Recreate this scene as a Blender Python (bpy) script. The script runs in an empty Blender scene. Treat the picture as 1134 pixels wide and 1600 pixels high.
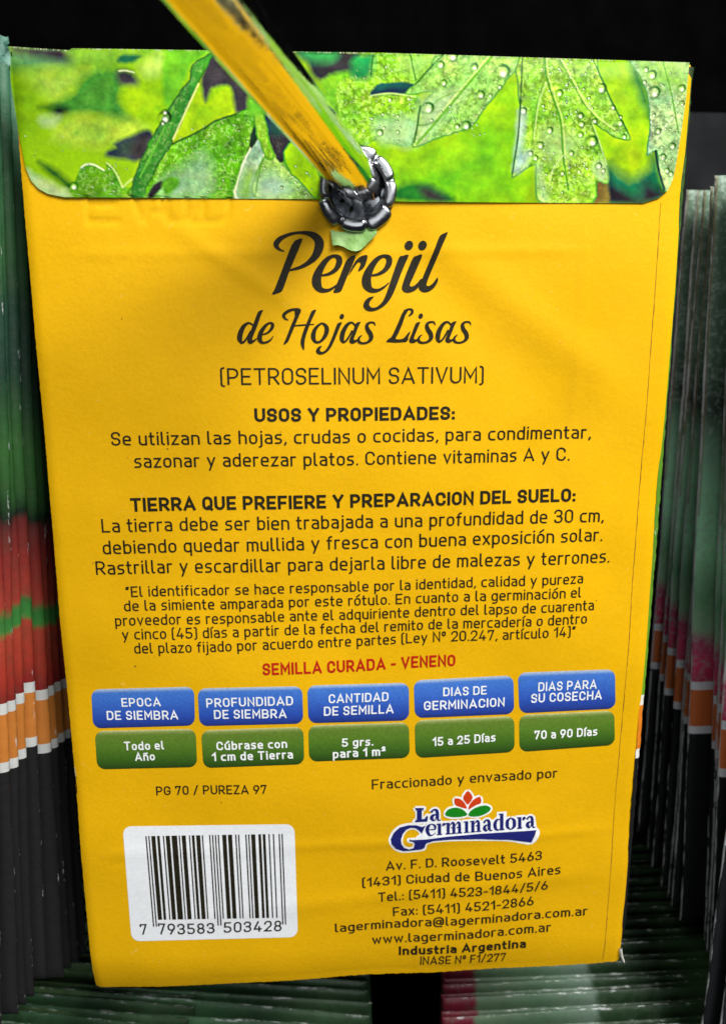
import bpy, math, random
import numpy as np
from mathutils import Matrix, Vector
from mathutils.geometry import tessellate_polygon

random.seed(7)
SC = bpy.context.scene
COL = SC.collection
MM = 0.001

# ------------------------------------------------------------------ camera
# photograph is 1134 x 1600; its 26 mm lens stands about 10 cm in front of the packet
F_PX, CX, CY = 1155.0, 567.0, 800.0
def _rot(a, b, c):
    ca, sa, cb, sb, cc, sc = math.cos(a), math.sin(a), math.cos(b), math.sin(b), math.cos(c), math.sin(c)
    return (np.array([[1,0,0],[0,ca,-sa],[0,sa,ca]]) @ np.array([[cb,0,sb],[0,1,0],[-sb,0,cb]])
            @ np.array([[cc,-sc,0],[sc,cc,0],[0,0,1]]))
RC = _rot(0.2033850749, -0.0599563646, -0.0009493987)
TC = np.array([-0.18267, 8.09784, 99.14557])
_c = -RC.T @ TC
CAM = np.array([_c[0], _c[2], -_c[1]])                 # world, mm: X right, Y away, Z up
AX = [np.array([r[0], r[2], -r[1]]) for r in RC]       # camera right, down, forward in world axes
cam_d = bpy.data.cameras.new('camera')
cam = bpy.data.objects.new('camera', cam_d); COL.objects.link(cam)
m = Matrix.Identity(4)
for i in range(3):
    m[i][0] = AX[0][i]; m[i][1] = -AX[1][i]; m[i][2] = -AX[2][i]; m[i][3] = CAM[i]*MM
cam.matrix_world = m
cam_d.sensor_fit = 'VERTICAL'; cam_d.sensor_height = 36.0; cam_d.lens = F_PX/1600*36
cam_d.clip_start = 0.002; cam_d.clip_end = 20
cam_d.dof.use_dof = True; cam_d.dof.focus_distance = 0.095; cam_d.dof.aperture_fstop = 32
SC.camera = cam

# ------------------------------------------------------------------ world and lamps
W = bpy.data.worlds.new('World'); SC.world = W; W.use_nodes = True
bg = W.node_tree.nodes['Background']; bg.inputs[0].default_value = (0.75, 0.85, 1, 1); bg.inputs[1].default_value = 0.03
def lamp(name, loc, target, size, power, col):
    d = bpy.data.lights.new(name, 'AREA'); d.shape = 'DISK'; d.size = size*MM; d.energy = power; d.color = col
    o = bpy.data.objects.new(name, d); COL.objects.link(o)
    o.location = Vector(loc)*MM
    o.rotation_euler = (Vector(target)-Vector(loc)).to_track_quat('-Z', 'Y').to_euler()
    return o
lamp('shop_lamp', (170, -240, 330), (5, 0, 10), 250, 3.5, (1.0, 0.99, 0.97))
lamp('left_fill_lamp', (-190, -260, 420), (0, 0, 20), 190, 0.4, (1.0, 0.99, 0.97))  # added unseen lamp for metal reflections and a faint hook shadow
lamp('front_fill_lamp', (-60, -620, 160), (0, 0, 0), 420, 0.8, (0.97, 0.99, 1.0))  # added unseen fill from the viewer's side
SC.view_settings.view_transform = 'Standard'; SC.view_settings.look = 'None'
SC.view_settings.exposure = 0.0; SC.view_settings.gamma = 1.0
SC.view_settings.use_curve_mapping = False

# ------------------------------------------------------------------ measuring helpers
def ray(px, py):
    px = np.asarray(px, float); py = np.asarray(py, float)
    a = (px-CX)/F_PX; b = (py-CY)/F_PX
    return a[..., None]*AX[0] + b[..., None]*AX[1] + AX[2]
def at(px, py, Y=None, Z=None, depth=None):
    d = ray(px, py)
    if depth is not None: s = np.asarray(depth, float)
    elif Z is not None: s = (Z-CAM[2])/d[..., 2]
    else: s = (Y-CAM[1])/d[..., 1]
    return CAM + np.asarray(s)[..., None]*d

H, WD = 125.76, 80.0
HH, HW = H/2, WD/2
EYE = at(559, 297, Y=0)            # centre of the eyelet
def crease(x, z, x0, z0, x1, z1, w, a):
    dx, dz = x1-x0, z1-z0; L = math.hypot(dx, dz); ux, uz = dx/L, dz/L
    t = (x-x0)*ux+(z-z0)*uz; n = -(x-x0)*uz+(z-z0)*ux
    e = np.exp(-(n/w)**2)*np.clip(t/4, 0, 1)*np.clip((L-t)/6, 0, 1)
    return a*e
def surf(x, z):
    """how far the paper stands out towards the viewer, mm"""
    x = np.asarray(x, float); z = np.asarray(z, float)
    u = np.clip(x/HW, -1, 1); v = np.clip(z/HH, -1, 1)
    d = 1.0*(1-u**2)*(1-v**2)**0.7
    d = d + 0.24*np.sin(x*0.13+z*0.05+1)*np.sin(z*0.09-x*0.03) + 0.09*np.sin(x*0.31-z*0.17)+0.05*np.sin(z*0.37+x*0.11+2)
    r = np.hypot(x-EYE[0], z-EYE[2]); th = np.arctan2(z-EYE[2], x-EYE[0])
    d = d - 0.55*np.exp(-(r/8.5)**2) + 0.11*np.cos(5*th+0.6)*np.exp(-((r-10)/6)**2)
    d = d + crease(x, z, -24, 44.5, -6, 33, 1.1, 0.14) + crease(x, z, -36, 40.3, 30, 41.3, 0.7, 0.07)
    d = d + crease(x, z, 2, 43, 32, 16, 3.8, -0.24) + crease(x, z, 6, 44, 34, 24, 2.6, 0.26) + crease(x, z, 20, 20, 36, -6, 4.0, -0.22) + crease(x, z, -2, 40, -20, 22, 2.5, -0.05)
    d = d + crease(x, z, 28, 44, 27, -10, 0.8, 0.06) + crease(x, z, -38, -41, 38, -40, 0.9, 0.10)
    d = d + crease(x, z, -30, -52, 36, -47, 1.5, 0.12)
    t = np.clip((z-(HH-2.2))/2.2, 0, 1); d = d - (0.35+0.75*np.exp(-((x+37)/4)**2)+0.6*np.exp(-((x+1)/5)**2)+0.15*np.sin(x*0.5))*t**2
    b = np.clip((-(HH-5)-z)/8, 0, 1); d = d - (1.1+0.5*np.clip(-x/40, -.6, 1))*b**2
    e = np.clip((np.abs(x)-(HW-1.2))/1.2, 0, 1); d = d - 0.30*e**2
    return d
def S(x, z, off=0.0):
    x = np.asarray(x, float); z = np.asarray(z, float)
    return np.stack([x, -(surf(x, z)+off), z], -1)
def onpaper(px, py):
    """(x, z) on the packet's back for a measured point of the print"""
    Y = 0.0
    for _ in range(6):
        p = at(px, py, Y=Y); Y = -surf(p[..., 0], p[..., 2])
    return p[..., 0], p[..., 2]

# ------------------------------------------------------------------ mesh helpers
class MB:
    def __init__(s): s.v = []; s.f = []; s.c = []
    def add(s, pts, faces, cols=None):
        b = len(s.v)
        s.v.extend([tuple(p) for p in pts]); s.f.extend([tuple(i+b for i in f) for f in faces])
        if cols is not None: s.c.extend(cols)
    def grid(s, P, cols=None, flip=False):
        P = np.asarray(P); n, k = P.shape[:2]
        fs = []
        for i in range(n-1):
            for j in range(k-1):
                q = (i*k+j, i*k+j+1, (i+1)*k+j+1, (i+1)*k+j)
                fs.append(q[::-1] if flip else q)
        s.add(P.reshape(-1, 3), fs, None if cols is None else [tuple(c) for c in np.asarray(cols).reshape(-1, 3)])
    def mesh(s, name, mat, smooth=True):
        me = bpy.data.meshes.new(name)
        me.from_pydata([tuple(float(a)*MM for a in p) for p in s.v], [], s.f)
        if s.c:
            ca = me.color_attributes.new('print', 'FLOAT_COLOR', 'POINT')
            a = np.ones((len(s.v), 4), np.float32); a[:, :3] = np.asarray(s.c, np.float32)
            ca.data.foreach_set('color', a.ravel())
        for mt in (mat if isinstance(mat, (list, tuple)) else [mat]): me.materials.append(mt)
        if smooth: me.polygons.foreach_set('use_smooth', [True]*len(me.polygons))
        me.update()
        return me
    def build(s, name, mat, parent=None, smooth=True):
        o = bpy.data.objects.new(name, s.mesh(name, mat, smooth)); COL.objects.link(o)
        if parent: o.parent = parent
        return o
def link(name, me, parent=None):
    o = bpy.data.objects.new(name, me); COL.objects.link(o)
    if parent: o.parent = parent
    return o
def tag(o, label=None, cat=None, group=None, kind=None):
    if label: o['label'] = label
    if cat: o['category'] = cat
    if group: o['group'] = group
    if kind: o['kind'] = kind
    return o
def empty(name, loc=(0, 0, 0)):
    o = bpy.data.objects.new(name, None); COL.objects.link(o); o.location = Vector(loc)*MM
    o.empty_display_size = 0.005
    return o

# ------------------------------------------------------------------ materials
def lin(r, g, b, k=255.0):
    return tuple((c/k/12.92 if c/k <= 0.04045 else ((c/k+0.055)/1.055)**2.4) for c in (r, g, b))
class Mat:
    def __init__(s, name, rough=0.5, spec=0.4, metal=0.0, col=(0.5, 0.5, 0.5)):
        s.m = bpy.data.materials.new(name); s.m.use_nodes = True
        s.t = s.m.node_tree; s.p = s.t.nodes['Principled BSDF']
        s.p.inputs['Roughness'].default_value = rough; s.p.inputs['Metallic'].default_value = metal
        s.p.inputs['Specular IOR Level'].default_value = spec
        s.p.inputs['Base Color'].default_value = (*col, 1)
    def n(s, typ, **kw):
        nd = s.t.nodes.new(typ)
        for k, v in kw.items(): setattr(nd, k, v)
        return nd
    def l(s, a, b): s.t.links.new(a, b)
    def noise(s, vec, scale, detail=3, rough=0.55, dist=0.0):
        nd = s.n('ShaderNodeTexNoise'); s.l(vec, nd.inputs['Vector'])
        nd.inputs['Scale'].default_value = scale; nd.inputs['Detail'].default_value = detail
        nd.inputs['Roughness'].default_value = rough; nd.inputs['Distortion'].default_value = dist
        return nd.outputs['Fac']
    def math(s, op, a, b=None, c=None):
        nd = s.n('ShaderNodeMath', operation=op)
        for i, v in enumerate((a, b, c)):
            if v is None: continue
            if isinstance(v, (int, float)): nd.inputs[i].default_value = v
            else: s.l(v, nd.inputs[i])
        return nd.outputs[0]
    def rng(s, v, a, b, c, d):
        nd = s.n('ShaderNodeMapRange'); s.l(v, nd.inputs[0])
        for i, x in enumerate((a, b, c, d)): nd.inputs[i+1].default_value = x
        return nd.outputs[0]
    def mix(s, fac, a, b, mode='MIX'):
        nd = s.n('ShaderNodeMix', data_type='RGBA', blend_type=mode)
        if isinstance(fac, (int, float)): nd.inputs[0].default_value = fac
        else: s.l(fac, nd.inputs[0])
        for i, v in ((6, a), (7, b)):
            if isinstance(v, tuple): nd.inputs[i].default_value = (*v[:3], 1)
            else: s.l(v, nd.inputs[i])
        return nd.outputs[2]
    def bump(s, h, strength, dist):
        nd = s.n('ShaderNodeBump'); s.l(h, nd.inputs['Height'])
        nd.inputs['Strength'].default_value = strength; nd.inputs['Distance'].default_value = dist
        s.l(nd.outputs[0], s.p.inputs['Normal'])
    def obj(s):
        return s.n('ShaderNodeTexCoord').outputs['Object']
    def base(s, c): s.l(c, s.p.inputs['Base Color'])

def yellow_paper(name, base, k=1.0):
    a = Mat(name, 0.5, 0.08)
    v = a.obj()
    c = a.mix(a.rng(a.noise(v, 55, 3), 0.3, 0.7, 0, 1), tuple(x*0.93 for x in base), tuple(x*1.04 for x in base))
    g = a.noise(v, 2600, 2, 0.7)
    c = a.mix(a.rng(g, 0.3, 0.7, 0.0, 0.22*k), c, tuple(x*0.62 for x in base))
    sp = a.noise(v, 1235, 1, 0.4)                                     # tiny printing specks
    c = a.mix(a.rng(sp, 0.835, 0.85, 0, 0.7), c, (0.05, 0.03, 0.01))
    fib = a.noise(v, 900, 2, 0.6, 1.5)
    c = a.mix(a.rng(fib, 0.70, 0.78, 0, 0.20), c, (0.9, 0.72, 0.25))
    a.base(c)
    h = a.math('ADD', a.math('MULTIPLY', a.noise(v, 1800, 4, 0.7), 0.5), a.math('MULTIPLY', a.noise(v, 160, 3), 1.4))
    a.bump(h, 0.32, 0.00022)
    a.l(a.rng(a.noise(v, 130, 3), 0.3, 0.7, 0.38, 0.56), a.p.inputs['Roughness'])
    return a.m
YB = (0.80, 0.438, 0.004)
M_YEL = yellow_paper('yellow_printed_paper', YB)
M_YEL2 = yellow_paper('yellow_back_paper', (0.70, 0.42, 0.03))

def printed(name, rough, spec, grain=0.25, bump=0.2):
    a = Mat(name, rough, spec)
    at_ = a.n('ShaderNodeAttribute', attribute_name='print')
    v = a.obj()
    g = a.noise(v, 3000, 2, 0.7)
    c = a.mix(a.rng(g, 0.3, 0.7, 0, grain), at_.outputs['Color'], (0.02, 0.03, 0.01))
    a.base(c)
    a.bump(a.noise(v, 900, 3, 0.65), bump, 0.0002)
    return a.m
M_FLAP = printed('glossy_leaf_print', 0.32, 0.06, 0.10, 0.16)
M_STICKER = printed('sticker_print', 0.45, 0.3, 0.10, 0.15)
M_LABEL = printed('label_print', 0.45, 0.35, 0.28, 0.2)

def ink(name, col, rough=0.42):
    a = Mat(name, rough, 0.12, col=col)
    v = a.obj()
    c = a.mix(a.rng(a.noise(v, 2200, 2, 0.7), 0.35, 0.75, 0, 0.35), col, tuple(x*1.6+0.014*y for x, y in zip(col, (1, 0.7, 0.1))))
    a.base(c); a.bump(a.noise(v, 1500, 3), 0.15, 0.0002)
    return a.m
M_INK = ink('black_ink', (0.016, 0.014, 0.008))
M_RED = ink('red_ink', (0.42, 0.014, 0.006))
M_WHITEINK = ink('white_ink', (0.80, 0.82, 0.82))
M_NAVY = ink('navy_ink', (0.012, 0.016, 0.14))
M_LRED = ink('petal_red_ink', (0.55, 0.045, 0.008))
M_LGRN = ink('leaf_green_ink', (0.008, 0.20, 0.012))
M_STICK = ink('white_label_paper', (0.74, 0.77, 0.80))
M_EDGE = Mat('brown_edge_and_seam_shadow', 0.8, 0.2, col=(0.22, 0.10, 0.01)).m  # cut edge of the flap; also colours the seam's shadow line
M_CURL = Mat('white_paper_core', 0.7, 0.2, col=(0.75, 0.74, 0.68)).m

def chrome(name, col, rough):
    a = Mat(name, rough, 0.5, 1.0, col)
    v = a.obj()
    a.bump(a.noise(v, 260, 4, 0.6), 0.10, 0.0006)
    a.l(a.rng(a.noise(v, 700, 3), 0.3, 0.7, rough*0.6, rough*1.6), a.p.inputs['Roughness'])
    return a.m
M_CHROME = chrome('polished_steel', (0.80, 0.80, 0.80), 0.10)
M_EYELET = chrome('nickel_plate', (0.36, 0.37, 0.39), 0.24)
M_TAB = chrome('dull_nickel', (0.50, 0.53, 0.57), 0.34)

def dark(name, col, rough=0.8, spec=0.2):
    a = Mat(name, rough, spec, col=col); v = a.obj()
    a.base(a.mix(a.rng(a.noise(v, 90, 4), 0.3, 0.7, 0, 1), tuple(x*0.7 for x in col), tuple(x*1.3 for x in col)))
    a.bump(a.noise(v, 600, 3), 0.2, 0.0005)
    return a.m
M_WALL = dark('black_backing', (0.002, 0.002, 0.002), 0.95, 0.0)
M_PANEL = dark('charcoal_panel', (0.016, 0.0165, 0.0175), 0.85, 0.0)

def art(name, stops, mottle, mcol, tan=None, scuff=0.65, axis=2, span=H, rough=0.5, mscale=420):
    """printed front art running round a packet's edges: colour stops along its height (mm below the top)"""
    a = Mat(name, rough, 0.35); v = a.obj()
    sx = a.n('ShaderNodeSeparateXYZ'); a.l(v, sx.inputs[0])
    oi = a.n('ShaderNodeObjectInfo'); cb = a.n('ShaderNodeCombineXYZ')
    for k_ in range(3): a.l(a.math('MULTIPLY', oi.outputs['Random'], 0.31+0.17*k_), cb.inputs[k_])
    vm = a.n('ShaderNodeVectorMath', operation='ADD'); a.l(v, vm.inputs[0]); a.l(cb.outputs[0], vm.inputs[1])
    v = vm.outputs[0]                                               # every packet is worn differently
    x, z = sx.outputs[0], sx.outputs[2]
    n1 = a.noise(v, 190, 4, 0.65)
    if axis == 2: h = a.math('SUBTRACT', 1.0, a.math('MULTIPLY', z, 1000/span))
    else: h = a.math('MULTIPLY', a.math('ADD', x, 0.04), 1000/span)
    r = a.n('ShaderNodeValToRGB'); cr = r.color_ramp
    soft = [st for st in stops if st[2] == 'soft']; hard = [st for st in stops if st[2] == 'hard']
    cr.elements[0].position = soft[0][0]/span; cr.elements[0].color = (*lin(*soft[0][1]), 1)
    cr.elements[1].position = soft[-1][0]/span; cr.elements[1].color = (*lin(*soft[-1][1]), 1)
    for st in soft[1:-1]:
        e = cr.elements.new(st[0]/span); e.color = (*lin(*st[1]), 1)
    hw = a.math('ADD', h, a.math('MULTIPLY', a.math('SUBTRACT', n1, 0.5), 0.035))
    a.l(hw, r.inputs[0])
    c = a.mix(a.rng(a.noise(v, mscale, 4, 0.7), 0.48, 0.66, 0, mottle), r.outputs[0], mcol)
    if hard:
        r2 = a.n('ShaderNodeValToRGB'); c2 = r2.color_ramp; c2.interpolation = 'CONSTANT'
        c2.elements[0].position = hard[0][0]/span; c2.elements[0].color = (*lin(*hard[0][1]), 1)
        c2.elements[1].position = hard[-1][0]/span; c2.elements[1].color = (*lin(*hard[-1][1]), 1)
        for st in hard[1:-1]:
            e = c2.elements.new(st[0]/span); e.color = (*lin(*st[1]), 1)
        a.l(h, r2.inputs[0])
        c = a.mix(a.math('GREATER_THAN', h, hard[0][0]/span), c, r2.outputs[0])
    ax = a.math('ABSOLUTE', x)
    if tan:
        mk = a.math('MULTIPLY', a.math('GREATER_THAN', ax, 0.03962), a.math('LESS_THAN', h, tan[0]/span))
        c = a.mix(a.math('MULTIPLY', mk, tan[2]), c, lin(*tan[1]))
    edge = a.math('GREATER_THAN', a.math('ADD', ax, a.math('MULTIPLY', n1, 0.0004)), 0.0401)
    if axis == 0: edge = a.rng(a.math('ADD', z, a.math('MULTIPLY', n1, 0.0008)), 0.1259, 0.1262, 0, 1)
    mp = a.n('ShaderNodeMapping'); a.l(v, mp.inputs[0]); mp.inputs['Scale'].default_value = (1, 1, 0.22) if axis == 2 else (0.25, 1, 1)
    sc = a.math('MULTIPLY', edge, a.rng(a.noise(mp.outputs[0], 1100, 4, 0.75), scuff-0.06, scuff+0.03, 0, 0.85))
    c = a.mix(sc, c, (0.72, 0.74, 0.73))
    a.base(c)
    a.bump(a.noise(v, 500, 4), 0.35, 0.0004)
    return a.m

# ------------------------------------------------------------------ stroke lettering (a drawn road-sign style alphabet)
def rp(pts, closed=False):
    """polyline with rounded corners: (x, y[, r])"""
    n = len(pts); out = []
    for i, p in enumerate(pts):
        r = p[2] if len(p) > 2 else 0
        if r == 0 or (not closed and i in (0, n-1)):
            out.append((p[0], p[1])); continue
        a = np.array(pts[i-1][:2], float); b = np.array(p[:2], float); c = np.array(pts[(i+1) % n][:2], float)
        da = a-b; dc = c-b; la, lc = np.linalg.norm(da), np.linalg.norm(dc)
        da /= la; dc /= lc
        ca = np.clip(np.dot(da, dc), -1, 1); ang = math.acos(ca)
        t = r/max(math.tan(ang/2), 1e-4)
        t = min(t, la*0.5 if (len(pts[i-1]) > 2 or closed) else la, lc*0.5 if (len(pts[(i+1) % n]) > 2 or closed) else lc)
        p0, p1 = b+da*t, b+dc*t
        for k in range(8):
            s = k/7
            q = (1-s)**2*p0 + 2*s*(1-s)*b*0.0 + s*s*p1
            # conic close to a circle
            w = math.sin(ang/2); den = (1-s)**2 + 2*s*(1-s)*w + s*s
            q = ((1-s)**2*p0 + 2*s*(1-s)*w*b + s*s*p1)/den
            out.append((q[0], q[1]))
    return out
def O_(x0, y0, x1, y1, r): return ('c', [(x0, y0, r), (x0, y1, r), (x1, y1, r), (x1, y0, r)])
def L_(*p): return ('o', list(p))
X_ = 0.73
DOT = L_((0, 0.965), (0, 0.975))
G = {
 'A': (.62, [L_((0,0),(.31,1),(.62,0)), L_((.13,.28),(.49,.28))]),
 'B': (.52, [L_((0,.53),(0,1),(.49,1,.22),(.49,.53,.22),(0,.53)), L_((.2,.53),(.52,.53,.25),(.52,0,.25),(0,0),(0,.5))]),
 'C': (.5, [L_((.5,.76),(.5,1,.26),(0,1,.26),(0,0,.26),(.5,0,.26),(.5,.24))]),
 'D': (.52, [('c', [(0,0),(0,1),(.52,1,.28),(.52,0,.28)])]),
 'E': (.44, [L_((.44,1),(0,1),(0,0),(.44,0)), L_((0,.52),(.38,.52))]),
 'F': (.43, [L_((.43,1),(0,1),(0,0)), L_((0,.50),(.37,.50))]),
 'G': (.52, [L_((.52,.76),(.52,1,.26),(0,1,.26),(0,0,.26),(.52,0,.26),(.52,.48),(.3,.48))]),
 'H': (.52, [L_((0,0),(0,1)), L_((.52,0),(.52,1)), L_((0,.51),(.52,.51))]),
 'I': (0, [L_((0,0),(0,1))]),
 'J': (.36, [L_((.36,1),(.36,0,.2),(0,0,.2),(0,.15))]),
 'L': (.42, [L_((0,1),(0,0),(.42,0))]),
 'M': (.62, [L_((0,0),(0,1),(.31,.34),(.62,1),(.62,0))]),
 'N': (.52, [L_((0,0),(0,1),(.52,0),(.52,1))]),
 'O': (.5, [O_(0,0,.5,1,.25)]),
 'P': (.49, [L_((0,0),(0,1),(.49,1,.25),(.49,.44,.25),(0,.44))]),
 'Q': (.5, [O_(0,0,.5,1,.25), L_((.32,.2),(.52,-.04))]),
 'R': (.5, [L_((0,0),(0,1),(.49,1,.25),(.49,.46,.25),(0,.46)), L_((.25,.44),(.5,0))]),
 'S': (.46, [L_((.46,.8),(.46,1,.22),(0,1,.22),(0,.53,.21),(.46,.53,.22),(.46,0,.23),(0,0,.23),(0,.2))]),
 'T': (.52, [L_((0,1),(.52,1)), L_((.26,1),(.26,0))]),
 'U': (.52, [L_((0,1),(0,0,.26),(.52,0,.26),(.52,1))]),
 'V': (.56, [L_((0,1),(.28,0),(.56,1))]),
 'X': (.5, [L_((0,0),(.5,1)), L_((0,1),(.5,0))]),
 'Y': (.54, [L_((0,1),(.27,.45),(.54,1)), L_((.27,.45),(.27,0))]),
 'Z': (.46, [L_((0,1),(.46,1),(0,0),(.46,0))]),
 'a': (.38, [L_((.03,X_),(.38,X_,.18),(.38,0)), L_((.38,.42),(0,.42,.18),(0,0,.18),(.38,0,.12),(.38,.2))]),
 'b': (.4, [L_((0,1),(0,0)), O_(0,0,.4,X_,.19)]),
 'c': (.35, [L_((.35,X_),(0,X_,.2),(0,0,.2),(.35,0))]),
 'd': (.4, [L_((.4,1),(.4,0)), O_(0,0,.4,X_,.19)]),
 'e': (.4, [L_((0,.37),(.4,.37),(.4,X_,.19),(0,X_,.19),(0,0,.19),(.36,0))]),
 'f': (.24, [L_((.24,1),(.08,1,.14),(.08,0)), L_((-.02,.71),(.22,.71))]),
 'g': (.4, [O_(0,0,.4,X_,.19), L_((.4,X_),(.4,-.27,.18),(.06,-.27))]),
 'h': (.4, [L_((0,1),(0,0)), L_((0,.6),(0,X_,.12),(.4,X_,.19),(.4,0))]),
 'i': (0, [L_((0,X_),(0,0)), DOT]),
 'j': (.06, [L_((.06,X_),(.06,-.27,.12),(-.06,-.27)), L_((.06,.965),(.06,.975))]),
 'l': (.12, [L_((0,1),(0,0,.12),(.12,0))]),
 'm': (.64, [L_((0,X_),(0,0)), L_((0,.6),(0,X_,.1),(.32,X_,.16),(.32,0)), L_((.32,.6),(.32,X_,.1),(.64,X_,.16),(.64,0))]),
 'n': (.4, [L_((0,X_),(0,0)), L_((0,.6),(0,X_,.12),(.4,X_,.19),(.4,0))]),
 'o': (.4, [O_(0,0,.4,X_,.2)]),
 'p': (.4, [L_((0,X_),(0,-.27)), O_(0,0,.4,X_,.19)]),
 'q': (.4, [L_((.4,X_),(.4,-.27)), O_(0,0,.4,X_,.19)]),
 'r': (.24, [L_((0,X_),(0,0)), L_((0,.58),(0,X_,.12),(.24,X_))]),
 's': (.34, [L_((.32,X_),(0,X_,.16),(0,.38,.15),(.34,.38,.17),(.34,0,.17),(0,0))]),
 't': (.22, [L_((.06,.95),(.06,0,.13),(.22,0)), L_((-.03,.71),(.21,.71))]),
 'u': (.4, [L_((0,X_),(0,0,.19),(.4,0,.12),(.4,.13)), L_((.4,X_),(.4,0))]),
 'v': (.4, [L_((0,X_),(.2,0),(.4,X_))]),
 'w': (.62, [L_((0,X_),(.155,0),(.31,.66),(.465,0),(.62,X_))]),
 'x': (.38, [L_((0,0),(.38,X_)), L_((0,X_),(.38,0))]),
 'y': (.42, [L_((0,X_),(.21,.02)), L_((.42,X_),(.1,-.27))]),
 'z': (.36, [L_((0,X_),(.36,X_),(0,0),(.36,0))]),
 '0': (.46, [O_(0,0,.46,1,.23)]),
 '1': (.24, [L_((0,.78),(.24,1),(.24,0))]),
 '2': (.46, [L_((0,.78),(0,1,.22),(.46,1,.22),(.46,.6,.2),(0,0),(.46,0))]),
 '3': (.46, [L_((0,.82),(0,1,.2),(.44,1,.2),(.44,.54,.2),(.16,.54)), L_((.2,.54),(.46,.54,.22),(.46,0,.24),(0,0,.24),(0,.18))]),
 '4': (.5, [L_((.27,1),(0,.24),(.5,.24)), L_((.36,.48),(.36,0))]),
 '5': (.46, [L_((.42,1),(.04,1),(.02,.58),(.46,.6,.22),(.46,0,.24),(0,0,.22),(0,.15))]),
 '6': (.46, [O_(0,0,.46,.6,.22), L_((.02,.38),(.29,1))]),
 '7': (.44, [L_((0,.86),(0,1),(.44,1),(.15,0))]),
 '8': (.46, [O_(.03,.54,.43,1,.19), O_(0,0,.46,.54,.22)]),
 '9': (.46, [O_(0,.4,.46,1,.22), L_((.44,.62),(.17,0))]),
 '(': (.13, [L_((.13,1.06),(0,1.06,.12),(0,-.12,.12),(.13,-.12))]),
 ')': (.13, [L_((0,1.06),(.13,1.06,.12),(.13,-.12,.12),(0,-.12))]),
 '.': (0, [L_((0,0),(0,.012))]),
 ',': (.02, [L_((.03,.02),(-.02,-.12))]),
 ':': (0, [L_((0,.02),(0,.032)), L_((0,.58),(0,.592))]),
 '-': (.24, [L_((0,.42),(.24,.42))]),
 '/': (.34, [L_((0,-.06),(.34,1.05))]),
 '“': (.17, [L_((0,.80),(.04,.98)), L_((.13,.80),(.17,.98))]),
 '”': (.17, [L_((0,.80),(.04,.98)), L_((.13,.80),(.17,.98))]),
 'º': (.22, [O_(0,.62,.22,1,.1)]),
 '²': (.22, [L_((0,.96),(.1,1.08,.08),(.22,1.04,.08),(.2,.86,.06),(0,.66),(.22,.66))]),
 '@': (.74, [L_((.6,-.12),(0,-.12,.3),(0,1,.34),(.74,1,.3),(.74,.15,.1),(.54,.15),(.54,.7)), O_(.2,.2,.54,.68,.16)]),
}
for ch, b, acc in (('á','a',(.15,.40)), ('é','e',(.17,.42)), ('í','i',(-.02,.16)), ('ó','o',(.17,.40)), ('ú','u',(.17,.40))):
    wd, st = G[b]
    if b == 'i': st = st[:1]
    G[ch] = (wd, st+[L_((acc[0]-.02,.90),(acc[1]-.04,1.06))])
G['Ú'] = (G['U'][0], G['U'][1]+[L_((.24,1.16),(.36,1.3))])
G['ñ'] = (.4, G['n'][1]+[L_((.04,.92),(.14,.97,.04),(.27,.91,.04),(.37,.97))])

def glyph_strokes(ch, w):
    h = w/2
    wd, st = G[ch]
    def fy(y):
        if y > 1: return y-h
        if y < -.27: return y+h
        return float(np.interp(y, [-.27, 0, X_, 1], [-.27+h, h, X_-h, 1-h]))
    out = []
    for kind, pts in st:
        q = rp([(p[0], fy(p[1]))+tuple(p[2:]) for p in pts], kind == 'c')
        out.append((np.array(q, float), kind == 'c'))
    return wd, out
def ribbon(pts, half, closed, cap):
    """left/right outlines of a stroke; half is a number or one value per point"""
    P = np.asarray(pts, float)
    if closed:
        keep = [i for i in range(len(P)) if np.linalg.norm(P[i]-P[i-1]) > 1e-6]
    else:
        keep = [0]+[i for i in range(1, len(P)) if np.linalg.norm(P[i]-P[i-1]) > 1e-6]
    hv = np.full(len(P), half) if np.isscalar(half) else np.asarray(half, float)
    P = P[keep].copy(); hv = hv[keep]
    n = len(P)
    if not closed and cap:
        d = P[0]-P[1]; P[0] += d/np.linalg.norm(d)*cap
        d = P[-1]-P[-2]; P[-1] += d/np.linalg.norm(d)*cap
    Lf, Rt = [], []
    for i in range(n):
        a = P[i]-P[i-1] if (i > 0 or closed) else P[1]-P[0]
        b = P[(i+1) % n]-P[i] if (i < n-1 or closed) else a
        a = a/np.linalg.norm(a); b = b/np.linalg.norm(b)
        na = np.array([-a[1], a[0]]); nb = np.array([-b[1], b[0]])
        mv = na+nb; q = np.dot(mv, mv)
        if q < 0.15: mv = na; k = 1.0
        else: k = min(2/ q, 2.4/math.sqrt(q)); 
        o = mv*k*hv[i]
        Lf.append(P[i]+o); Rt.append(P[i]-o)
    if closed: Lf.append(Lf[0]); Rt.append(Rt[0])
    return np.array(Lf), np.array(Rt)

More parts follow.
